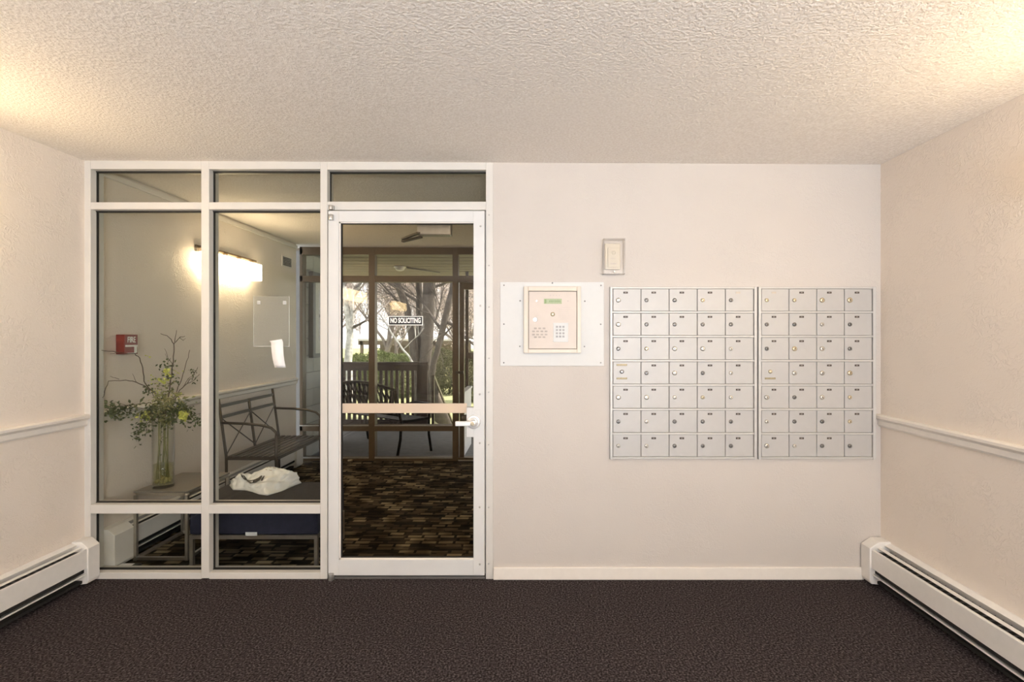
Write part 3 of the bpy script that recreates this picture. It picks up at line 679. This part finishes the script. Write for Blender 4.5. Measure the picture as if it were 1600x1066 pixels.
# plastic bag: crumpled film over a flat parcel
OZ=.4005
def gb(x,y): return at(x,y,(EYE-OZ)*F/(y-527))          # a point of the bag's rim on the cushion
BV={'a0':gb(358,758.5),'a1':gb(364,766),'a2':gb(383,766.5),'a3':gb(394,769),'a4':gb(405,773),'a5':gb(418,774.5),'a6':gb(440,768),'a7':gb(463,758),'a8':gb(471,755),
 'b0':gb(464,752.4),'b1':gb(430,752.3),'b2':gb(395,752.3),'b3':gb(368,752.6),
 't0':at(362,748,3.49),'t1':at(376,739,3.50),'t2':at(394,741,3.555),'t3':at(385,752,3.435),'t4':at(389,760.5,3.392),'t5':at(397,744,3.5),'t6':at(420,728,3.575),'t7':at(440,731,3.58),
 't8':at(452,734,3.565),'t9':at(436,752,3.45),'t10':at(463,737,3.58),'t11':at(463,747,3.545),'t12':at(410,757,3.39),'t13':at(426,742,3.5),'t14':at(400,765,3.35)}
BF="a0 a1 t0,a1 t1 t0,a1 a2 t1,a2 t4 t1,a2 a3 t4,t1 t4 t3,t1 t3 t2,t3 t5 t2,t3 t4 t5,t4 a3 t14,a3 a4 t14,t14 a4 t12,a4 a5 t12,t4 t14 t12,t4 t12 t5,t5 t12 t13,t5 t13 t6,t2 t5 t6,t13 t7 t6,t12 t9 t13,a5 t9 t12,t13 t9 t8,t13 t8 t7,a5 a6 t9,a6 t11 t9,a6 a7 t11,t9 t11 t10,t9 t10 t8,a7 a8 t11,a8 t10 t11,a0 t0 b3,t0 t1 b3,t1 t2 b3,t2 b2 b3,t2 t6 b2,t6 b1 b2,t6 t7 b1,t7 t8 b1,t8 t10 b0,t8 b0 b1,t10 a8 b0,a0 a1 a2 a3 a4 a5 a6 a7 a8 b0 b1 b2 b3"
bm=bmesh.new(); vm={k:bm.verts.new(v) for k,v in BV.items()}
for f in BF.split(','): bm.faces.new([vm[k] for k in f.split()])
bmesh.ops.subdivide_edges(bm,edges=[e for e in bm.edges if any(len(f.verts)==3 for f in e.link_faces)],cuts=7,use_grid_fill=True)
for i in range(1): bmesh.ops.smooth_vert(bm,verts=[v for v in bm.verts if v.co.z>OZ+.004],factor=.35,use_axis_x=True,use_axis_y=True,use_axis_z=True)
bmesh.ops.recalc_face_normals(bm,faces=bm.faces[:]); bm.normal_update()
for v in bm.verts:
    if v.co.z>OZ+.004:
        q=v.co; n1=abs(mnoise.noise(Vector((q.x*16,q.y*16,q.z*26)))); n2=abs(mnoise.noise(Vector((q.x*38+9,q.y*38,q.z*50)))); k=min(1,(q.z-OZ)/.03)
        side=1.7 if q.x>-1.70 or q.x<-1.95 else .75
        v.co=q+v.normal*k*side*((n1-.25)*.024+(n2-.25)*.011); v.co.z=max(v.co.z,OZ); v.co.y=min(v.co.y,.61)
bm.normal_update()
me=bpy.data.meshes.new('plastic_bag'); bm.to_mesh(me); bm.free(); me.materials.append(M['bag'])
me.polygons.foreach_set('use_smooth',[len(p.vertices)<5 for p in me.polygons])
bag=obj('plastic_bag',me); tag(bag,'crumpled white plastic bag with a dark curved mark lying on the bench','bag')
class b: v=[tuple(x.co) for x in me.vertices]; f=[tuple(p.vertices) for p in me.polygons]
bpy.context.view_layer.update()
from mathutils.bvhtree import BVHTree
bt=BVHTree.FromPolygons(b.v,[tuple(f) for f in b.f])
def on_bag(px,py,off=.005):
    o=co.location; d=(at(px,py,3.4)-o).normalized(); h=bt.ray_cast(o,d)
    return (h[0]+(h[1] if h[1].dot(d)<0 else -h[1])*off) if h[0] else None
def stroke(mb,cent,wid):
    P=[]
    for i in range(len(cent)-1):
        for k in range(6): t=k/6; P.append((cent[i][0]+(cent[i+1][0]-cent[i][0])*t,cent[i][1]+(cent[i+1][1]-cent[i][1])*t,wid[i]+(wid[i+1]-wid[i])*t))
    P.append((*cent[-1],wid[-1])); n=len(mb.v); m=0
    for i,(x,y,wd) in enumerate(P):
        x2,y2=P[min(i+1,len(P)-1)][:2]; x1,y1=P[max(i-1,0)][:2]; dx,dy=x2-x1,y2-y1; l=math.hypot(dx,dy) or 1
        a=on_bag(x-dy/l*wd/2,y+dx/l*wd/2); c=on_bag(x+dy/l*wd/2,y-dx/l*wd/2)
        if a is None or c is None: continue
        mb.v+=[tuple(a),tuple(c)]; m+=1
    for i in range(m-1): mb.f.append((n+2*i,n+2*i+1,n+2*i+3,n+2*i+2)); mb.smooth.append(True)
mb=MB(); stroke(mb,[(376,742),(380,745),(386,752)],[1,3,1.5]); stroke(mb,[(386,751.5),(391,754),(398,753),(405,749.5),(409.5,744)],[2.2,5.2,5.4,4.4,1.6]); stroke(mb,[(409,753),(410.5,749),(413.5,744.5)],[1.4,2.8,1.2])
mb.build('printed_mark',M['bag_print'],bag)
mb=MB()
for x,y,l in ((416,731,3),(420,730.5,4),(426,732,5),(433,733.5,5),(415,734.5,3),(421,735.5,4)): stroke(mb,[(x,y),(x+l,y+.6)],[1.1,1.1])
mb.build('printed_text',M['bag_faint'],bag)

fb=thing('floor_trap_box','flat black box with a white label on the floor by the table legs','box',(-2.43,.13,0))
MB().box((-2.518,.105,0.0),(-2.40,.165,.024)).build('box_body',M['black'],fb,bevel=.008)
MB().box((-2.512,.110,.024),(-2.435,.150,.0255)).build('label_sticker',M['paper'],fb)

# ------------------------------------------------------------------ window_2 / door_2: outer storefront
w2=struct('window_2',(0,DEEP,0))
def m2(name,x0,x1,z0,z1,y0=DEEP,y1=DEEP+.10,m='bronze'): return MB().box((x0,y0,z0),(x1,y1,z1)).build(name,M[m],w2,bevel=.002)
d2=DEEP+3
ox=lambda px:(px-830)*d2/F
oz=lambda py:EYE-(py-527)*d2/F
xs=[XL-.06,ox(469)]
m2('jamb',XL,ox(468),0,2.46); m2('mullion',ox(576),ox(585.5),0,2.46); m2('mullion',ox(707),ox(716),0,2.46)
xe=1.9
spans=[(ox(468),ox(576)),(ox(585.5),ox(707)),(ox(716),xe)]
for i,(a,c) in enumerate(spans):
    m2('head_rail',a,c,2.36,2.46); m2('transom_bar',a,c,oz(440.5),oz(431)); m2('sill_rail',a,c,.0,oz(715.5))
    if i<2: m2('middle_rail',a,c,oz(674),oz(665))
    MB().box((a,DEEP+.045,oz(431)),(c,DEEP+.051,2.36)).build('pane',M['glass_out'],w2)
    if i<2:
        MB().box((a,DEEP+.045,oz(665)),(c,DEEP+.051,oz(440.5))).build('pane',M['glass_out'],w2)
        MB().box((a,DEEP+.045,oz(715.5)),(c,DEEP+.051,oz(674))).build('pane',M['glass_out'],w2)
        MB().box((a,DEEP-.006,oz(716.5)),(c,DEEP-.0,oz(714))).box((a,DEEP-.006,oz(666)),(c,DEEP,oz(664.5))).build('glazing_bead',M['steel'],w2)
dd=struct('door_2',(ox(717),DEEP+.05,0))
for n_,a,c,z0,z1 in (('stile',ox(717.5),ox(724.5),.02,oz(441)),('stile',.12,.19,.02,oz(441)),('top_rail',ox(724.5),.12,oz(452),oz(441)),('bottom_rail',ox(724.5),.12,.02,oz(716))):
    MB().box((a,DEEP+.03,z0),(c,DEEP+.075,z1)).build(n_,M['bronze'],dd,bevel=.002)
MB().box((ox(724.5),DEEP+.05,oz(716)),(.12,DEEP+.056,oz(452))).build('pane',M['glass_out'],dd)
MB().box((ox(716),DEEP-.01,0),(.25,DEEP+.11,.014)).build('threshold',M['steel'],dd)
MB().box((.19,DEEP,0),(1.9,DEEP+.1,2.46)).build('wall_front',M['wall_smooth'],kind='structure')
MB().box((ox(712),DEEP-.05,1.0),(ox(725),DEEP-.02,1.03)).build('pull_handle',M['iron'],dd,bevel=.003)
MB().lathe((-2.06,DEEP-.02,.018),[(.0,-.0)]*0+[(.03,-.017),(.03,.0),(.012,.004)],12).build('floor_stop',M['lock_brass'],w2)

# ------------------------------------------------------------------ porch
PF=5.15
MB().box((-4.6,DEEP+.1,-.14),(2.2,PF,-.01)).build('porch_floor',M['concrete'],kind='structure')
pc=struct('porch_ceiling',(0,DEEP,2.43))
k=0; y=DEEP+.1
while y<6.3:
    MB().box((-4.6,y,2.425+.004*(k%2)),(2.2,y+.138,2.47)).build('board',M['soffit'],pc); y+=.14; k+=1
wp_=struct('wall_porch',(XL,DEEP,0))
MB().box((XL-.22,DEEP+.11,-.6),(XL-.016,3.92,2.425)).build('mortar_core',M['mortar'],wp_)
bmesh_block=MB().box((-.008,-.196,-.096),(.008,.196,.096)).mesh('block',M['block'],.003,1)
half_block=MB().box((-.008,-.096,-.096),(.008,.096,.096)).mesh('block',M['block'],.003,1)
for r in range(12):
    y=DEEP+.108
    while y<3.86:
        full=not(r%2 and y<DEEP+.12) and y+.4<3.93
        ln=.4 if full else .2
        o=obj('block',bmesh_block if full else half_block); o.location=(XL-.012,y+ln/2,.1+r*.2); o.parent=wp_; o.matrix_parent_inverse=Matrix.Translation(-wp_.location); y+=ln
w3=struct('window_3',(XL,3.2,1.7))
a,c=3.03,3.80; z0,z1=1.17,2.19; x=XL
b=MB(); t=.07
b.box((x,a,z0),(x+.05,a+t,z1)).box((x,c-t,z0),(x+.05,c,z1)).box((x,a+t,z0),(x+.05,c-t,z0+.05)).box((x,a+t,z1-.05),(x+.05,c-t,z1)).build('frame',M['dark_frame'],w3)
MB().box((x,a+t,z0+.05),(x+.035,a+t+.13,z1-.05)).box((x,c-t-.13,z0+.05),(x+.035,c-t,z1-.05)).box((x,a+t+.13,z0+.05),(x+.035,c-t-.13,z0+.2)).box((x,a+t+.13,z1-.2),(x+.035,c-t-.13,z1-.05)).build('sash',M['mat_art'],w3)
MB().box((x,a+t+.13,z0+.2),(x+.012,c-t-.13,z1-.2)).build('pane',M['glass_bronze'],w3)
MB().box((x+.012,a+t+.13,1.66),(x+.03,c-t-.13,1.69)).build('muntin',M['dark_frame'],w3)

pl=thing('porch_ceiling_light','small round light on the porch ceiling outside the entrance','lamp',(-1.87,4.3,2.42))
MB().lathe((-1.87,4.3,2.425),[(.085,0),(.085,-.02),(.07,-.022)],20).build('base',M['steel'],pl)
MB().lathe((-1.87,4.3,2.405),[(.07,0),(.06,-.03),(.03,-.045)],20).build('diffuser',M['porch_glow'],pl)
o=MB().tube([(-1.78,4.32,2.412),(-1.42,4.95,2.412)],.011,8).build('ceiling_rod',M['iron']); tag(o,'thin dark conduit running over the porch ceiling from the round light','rod')  # dark diagonal line of unclear origin, built as a thin rod

# porch bench (cast lattice back), rotated, seen from behind
pb=thing('porch_bench','black cast iron bench with lattice back standing on the porch','bench',(-1.95,3.55,-.01))
A=Vector((-1.535,3.05,0)); ux=Vector((-.805,.594,0)).normalized(); fy=Vector((.60,.80,0)).normalized()  # along the bench, and the way it faces
def bl(u,v,z): return A+ux*u+fy*v+Vector((0,0,z-.01))
LW=1.28
def arch(u): return .795+.075*math.sin(math.pi*u/LW)**.8 if 0<u<LW else .80
bt_=MB().tube([bl(u*LW/12,-.03-.05*((arch(u*LW/12)-.42)/.4),arch(u*LW/12)) for u in range(13)],.016,8).build('top_rail',M['iron_porch'],pb)
vback=lambda z:-.0-.09*(z-.42)/.4
MB().tube([bl(0.02,vback(.50),.50),bl(LW-.02,vback(.50),.50)],.012,8).build('lower_rail',M['iron_porch'],pb)
for s in range(15):
    u0=.05+s*(LW-.1)/14
    for dr in (1,-1):
        u1=min(max(u0+dr*.155,.02),LW-.02); zt=arch(u1)-.01
        MB().bar(bl(u0,vback(.5)+dr*.004,.5),bl(u1,vback(zt)+dr*.004,zt),.021,.010,tuple(fy)).build('lattice_bar',M['iron_porch'],pb)
for u in (0,LW):
    MB().tube([bl(u,-.06,0),bl(u,-.01,.22),bl(u,0,.42),bl(u,vback(.62),.62),bl(u,vback(.8),.81)],.018,8).build('back_leg',M['iron_porch'],pb)
    MB().tube([bl(u,.47,0),bl(u,.43,.22),bl(u,.43,.42)],.017,8).build('front_leg',M['iron_porch'],pb)
    MB().tube([bl(u,vback(.62),.62),bl(u,.22,.64),bl(u,.42,.60),bl(u,.44,.52),bl(u,.43,.42)],.015,8).build('arm',M['iron_porch'],pb)
    MB().bar(bl(u,0,.42),bl(u,.44,.42),.022,.03).build('seat_rail',M['iron_porch'],pb)
for i in range(7): MB().bar(bl(-.01,.03+i*.066,.437-.004*i),bl(LW+.01,.03+i*.066,.437-.004*i),.045,.012,(0,0,1)).build('seat_slat',M['iron_porch'],pb)

# porch railing
pr=thing('porch_railing','brown wooden porch railing with square balusters behind the bench','railing',(-2.9,5.0,0))
ry=5.0; rx0,rx1=-4.5,-1.60
MB().box((rx0,ry-.06,.99),(rx1,ry+.06,1.028)).build('top_rail',M['rail_wood'],pr,bevel=.004)
MB().box((rx0,ry-.02,.895),(rx1,ry+.02,.99)).build('upper_rail',M['rail_wood'],pr)
MB().box((rx0,ry-.02,.06),(rx1,ry+.02,.13)).build('lower_rail',M['rail_wood'],pr)
bal=MB().box((-.022,-.019,.13),(.022,.019,.895)).mesh('baluster',M['rail_wood'])
x=rx1-.16
while x>rx0:
    o=obj('baluster',bal); o.location=(x,ry,0); o.parent=pr; o.matrix_parent_inverse=Matrix.Translation(-pr.location); x-=.083
MB().box((rx1-.13,ry-.06,-.01),(rx1-.01,ry+.06,.985)).build('post',M['rail_wood'],pr)
MB().box((rx0,ry-.05,-.01),(rx0+.1,ry+.05,.985)).build('post',M['rail_wood'],pr)
sr=thing('stair_railing','sloping dark stair railing with thin balusters going down from the porch','railing',(-1.57,5.1,0))
p0=Vector((-1.555,5.12,.80)); p1=Vector((-1.545,7.2,-.36+.0))
MB().bar(p0,p1,.05,.04).build('hand_rail',M['iron'],sr)
MB().bar(p0+Vector((0,0,-.72)),p1+Vector((0,0,-.22)),.03,.03).build('lower_rail',M['iron'],sr)
for i in range(30):
    t=i/29; c=p0.lerp(p1,t); lo=p0.z-.72+(p1.z-.22-(p0.z-.72))*t
    MB().tube([(c.x,c.y,lo),(c.x,c.y,c.z)],.008,6).build('baluster',M['iron'],sr)
MB().box((p0.x-.02,p0.y-.02,-.62),(p0.x+.02,p0.y+.02,.81)).build('post',M['iron'],sr); MB().box((p1.x-.02,p1.y-.02,-.66),(p1.x+.02,p1.y+.02,p1.z)).build('post',M['iron'],sr)
ss=struct('porch_steps',(-1,5.3,-.6))
for i in range(3): MB().box((-1.50,PF+i*.3,-.62),(.6,PF+(i+1)*.3,-.16-.15*i)).build('step',M['concrete'],ss)
hr=thing('porch_handrail','slim dark post with a short crossbar beside the porch steps','railing',(-.98,4.9,0))
MB().box((-1.01,4.88,-.01),(-.965,4.92,2.425)).build('post',M['rail_wood'],hr)
MB().box((-.965,4.86,1.08),(-.30,4.94,1.18)).build('crossbar',M['rail_wood'],hr)
MB().box((-.34,4.88,-.01),(-.30,4.92,1.08)).build('post',M['rail_wood'],hr)
wb=thing('white_side_panel','white low panel standing just outside the entrance door','panel',(-.8,3.6,0))
MB().box((-.835,3.05,-.01),(-.80,3.85,.74)).build('panel',M['white_wall'],wb,bevel=.004)
MB().box((-.85,3.05,.74),(-.785,3.85,.765)).build('cap',M['white_wall'],wb,bevel=.004)

# ------------------------------------------------------------------ garden
GZ=-.6
MB().box((-60,PF,GZ-.3),(40,90,GZ)).build('lawn',M['lawn'],kind='structure')
LIM=[None]
def keep(p):
    if LIM[0] is None: return p
    x,y,rm=LIM[0]; h=math.hypot(p.x-x,p.y-y)
    return p if h<rm else Vector((x+(p.x-x)*rm/h,y+(p.y-y)*rm/h,p.z))
def branchy(mb,p,d,l,r,depth,rng,spread=.6,sides=5,minr=.004):
    pts=[p]; rs=[r]; n=3 if depth<2 else 4
    for i in range(n):
        d=(d+Vector((rng.gauss(0,.13),rng.gauss(0,.13),rng.gauss(.03,.1)))).normalized()
        p=keep(p+d*l/n); pts.append(p); rs.append(max(minr,r*(1-.55*(i+1)/n)))
    mb.tube(pts,rs,sides if r>.02 else 3,cap=False)
    tips=[p]
    if depth>0:
        for i in range(rng.choice((3,4))):
            k=rng.randint(1,n); nd=(d+Vector((rng.gauss(0,spread),rng.gauss(0,spread),rng.gauss(.12,spread*.7)))).normalized()
            tips+=branchy(mb,pts[k],nd,l*rng.uniform(.55,.8),max(minr,rs[k]*.62),depth-1,rng,spread,sides,minr)
    return tips
def bare_tree(x,y,h,r,seed,label,depth=5,leaves=0,bark='bark_mid'):
    LIM[0]=(x,y,1.62)
    rng=random.Random(seed); t=thing('bare_tree',label,'tree',(x,y,GZ),'bare trees beyond the lawn')
    trunk=MB(); pts=[Vector((x,y,GZ))]; d=Vector((rng.gauss(0,.06),rng.gauss(0,.06),1))
    for i in range(4): d=(d+Vector((rng.gauss(0,.07),rng.gauss(0,.07),0))).normalized(); pts.append(pts[-1]+d*h*.30/4)
    trunk.tube(pts,[r*(1-.1*i) for i in range(5)],8); trunk.build('trunk',M[bark],t)
    cr=MB(); tips=[]
    for i in range(5): tips+=branchy(cr,pts[2+i%3],(d*.7+Vector((rng.gauss(0,.55),rng.gauss(0,.55),.5))).normalized(),h*.30,r*.5,depth-1,rng,.6,5,.0075)
    cr.build('branches',M[bark],t,kind='stuff')
    if leaves:
        lv=MB()
        for i in range(leaves):
            p=keep(rng.choice(tips)+Vector((rng.gauss(0,.25),rng.gauss(0,.25),rng.gauss(0,.25)))); lv.leaf(p,(rng.gauss(0,1),rng.gauss(0,1),rng.gauss(0,1)),(rng.gauss(0,1),rng.gauss(0,1),1),rng.uniform(.06,.12),rng.uniform(.04,.07))
        lv.build('foliage',M['dry_leaf'],t,kind='stuff')
    LIM[0]=None
    return t
spots=[(-9.5,19,8,.17,1),(-7.3,22.2,9,.16,2),(-12.7,25,9,.2,3),(-3.9,23.8,8,.14,4),(-8.6,34.9,10,.2,5),(-3.2,20,7,.12,6),(-14.4,33.2,10,.2,7),(-1.6,27.4,9,.15,8),(-5.0,36.8,10,.2,9),(-12.4,29.1,9,.13,10),(-7.6,26.1,8,.11,11),(-16.5,38,11,.18,12),(-10.6,40,11,.18,13),(-2.2,31.7,9,.13,14),(-6.6,44,11,.2,15)]
names=['bare tree with tan leaves behind the birch','slim bare tree beyond the lawn behind the lamp reflection','bare tree with tan leaves far behind the birch','bare tree behind the thick grey trunks','bare tree behind the carport roof','small bare tree behind the dark shrubs','tall bare tree at the far end of the lawn','bare tree seen past the outer door post','bare tree far behind the carport','slender bare tree standing at the end of the carport','slender bare tree in front of the carport','tallest bare tree at the lawn edge behind the birch','bare tree in the far row over the hedge','bare tree in the far row behind the thick trunks','bare tree farthest away beyond the carport']
for (x,y,h,r,s),nm in zip(spots,names): bare_tree(x,y,h,r,s,nm,5,3800)
# multi-stemmed tree
mt=thing('multi_stemmed_tree','thick grey multi-stemmed tree in front of the hedge','tree',(-2.75,10,GZ))
dm=13
def stem_(pts,rs,name='trunk',m='bark_dark',d=dm,par=mt):
    q=[at(x,y,d+k) for x,y,k in pts]; out=[]; ro=[]
    for i in range(len(q)-1):
        for k in range(4): out.append(q[i].lerp(q[i+1],k/4)+Vector((R.gauss(0,.008),R.gauss(0,.008),0))); ro.append(rs[i]+(rs[i+1]-rs[i])*k/4)
    out.append(q[-1]); ro.append(rs[-1]); MB().tube(out,ro,12).build(name,M[m],par)
stem_([(655,652,0),(652,600,0),(648,556,0),(637,486,0),(620.5,441,0),(606,395,0),(596,330,0)],[.18,.14,.10,.09,.095,.09,.06])
stem_([(660,652,.1),(656,560,.3),(655,480,.5),(655,440,.5),(650,330,.5)],[.13,.11,.085,.085,.06])
stem_([(664,652,0),(664,600,0),(665,556,0),(670,490,0),(671,445,0),(676,380,0),(690,310,0)],[.2,.165,.150,.155,.160,.13,.1])
stem_([(668,652,-.3),(676.5,571,-.4),(685,543,-.4),(693.5,505,-.4),(698,486,-.4),(708.5,444,-.4),(722,395,-.4),(735,330,-.4)],[.09,.075,.072,.078,.078,.088,.07,.05])
b=MB(); rg=random.Random(5)
for p,d in ((at(693,500,12.6),(.6,.1,-.35)),(at(650,470,13),(-.7,.2,.5)),(at(640,490,13),(-.6,-.1,.6)),(at(672,450,13),(.8,.2,.5)),(at(655,430,13),(.3,.3,.8)),(at(690,515,12.6),(-.55,.2,.5)),(at(705,450,12.6),(.7,.2,.6))): branchy(b,p,Vector(d).normalized(),1.1,.045,3,rg,.5,5,.008)
b.build('branches',M['bark_dark'],mt,kind='stuff')
# birch
bi=thing('birch_tree','pale forked birch tree beside the porch railing','tree',(-5.3,12,GZ))
stem_([(544,636,0),(544,563,0),(547,521,0),(545,500,0),(541,476,0),(536,440,0),(530,380,0)],[.14,.115,.10,.095,.075,.06,.05],'trunk','bark_pale',15,bi)
stem_([(547,521,0),(549,505,0),(551,490,0),(549,470,0),(553,457,0),(563,444,0),(580,410,0)],[.075,.07,.06,.055,.045,.04,.03],'limb','bark_pale',15,bi)
stem_([(548,516,0),(552,511,0),(560,508,0),(571,502,0),(578,492,.2)],[.05,.045,.035,.028,.02],'limb','bark_dark',15,bi)
b=MB()
for p,d in ((at(541,476,15),(-.5,.2,.6)),(at(549,470,15),(.6,.1,.6)),(at(571,502,15),(.6,.2,.3)),(at(553,457,15),(.4,.2,.8)),(at(538,450,15),(.3,.1,.8)),(at(551,490,15),(.5,-.3,.7))): branchy(b,p,Vector(d).normalized(),1.2,.03,4,rg,.6,5,.007)
b.build('branches',M['bark_mid'],bi,kind='stuff')
sp=thing('leaning_sapling','thin pale sapling leaning in front of the hedge','tree',(-2.8,9.2,GZ))
stem_([(655,580,0),(640,559,0),(626,541,0),(612,522,0),(603,505,0)],[.022,.022,.02,.017,.01],'trunk','bark_pale',11.5,sp)
b=MB()
for x,y,d in ((620,533,(.6,0,.5)),(630,546,(.7,0,.5)),(612,522,(-.3,.2,.8))): branchy(b,at(x,y,11.5),Vector(d).normalized(),.5,.010,2,rg,.5,4,.004)
b.build('branches',M['bark_pale'],sp,kind='stuff')
MB().tube([at(655,580,11.5),at(662,640,11.9),at(664,660,11.9)],[.022,.025,.03],8).build('root_stem',M['bark_pale'],sp)
def bush(name,label,c,s,n,l,m,seed,group=None):
    rng=random.Random(seed); t=thing(name,label,name.split('_')[-1],(c[0],c[1],GZ),group); b=MB()
    for i in range(n):
        v=Vector((rng.gauss(0,1),rng.gauss(0,1),rng.gauss(0,1))).normalized()*rng.uniform(.55,1)**.5
        lump=1+.22*mnoise.noise(v*2.5+Vector((seed,0,0)))
        p=Vector((c[0]+v.x*s[0]*lump,c[1]+v.y*s[1]*lump,c[2]+v.z*s[2]*lump))
        if p.z<GZ+.02: continue
        b.leaf(p,(v+Vector((rng.gauss(0,.8),rng.gauss(0,.8),rng.gauss(0,.8)))),(rng.gauss(0,1),rng.gauss(0,1),1),l*rng.uniform(.6,1.3),l*.5)
    b.build('foliage',M[m],t,kind='stuff')
    b=MB()
    for i in range(6): b.tube([(c[0]+rng.gauss(0,.1),c[1],GZ),(c[0]+rng.gauss(0,s[0]*.4),c[1]+rng.gauss(0,s[1]*.3),c[2]+s[2]*.3)],[.03,.01],5)
    b.build('stem',M['bark_dark'],t,kind='stuff')
for i,(px,d,hz,sx) in enumerate(((556,17,.78,.58),(593,19.9,.85,.82),(630,17.4,.85,.56))):
    c=at(px,560,d); bush('hedge',['green hedge clump beside the birch','green hedge clump below the carport','green hedge clump beside the thick trunks'][i],(c.x,c.y,.1),(sx,.8,hz-.05),9000,.075,'hedge',20+i)
for i,(px,d,zc,sx,sz) in enumerate(((690,20.6,.35,.62,.95),(708,18.2,.25,.62,.85),(735,16.0,.3,.36,.9))):
    c=at(px,560,d); bush('garden_shrub',['dark leafy shrub behind the stair railing','dark leafy shrub behind the outer door post','green shrub seen through the outer door'][i],(c.x,c.y,zc-.25),(sx,.7,sz),7000,.07,'shrub',30+i)
cp_=thing('carport','long low carport with a white roof edge beyond the hedge','carport',(-7,30,GZ))
x0,x1=-10.5,-4.2
MB().box((x0,28,1.20),(x1,33,1.32)).build('roof',M['white_wall'],cp_)
MB().box((x0,32.6,GZ),(x1,32.8,1.20)).build('back_wall',M['carport_dark'],cp_)
MB().box((x0,28.1,.95),(x1,28.2,1.20)).build('fascia',M['carport_dark'],cp_)
for i in range(5):
    x=x0+.2+i*(x1-x0-.4)/4; MB().box((x-.08,28.1,GZ),(x+.08,28.26,1.20)).build('post',M['carport_dark'],cp_)
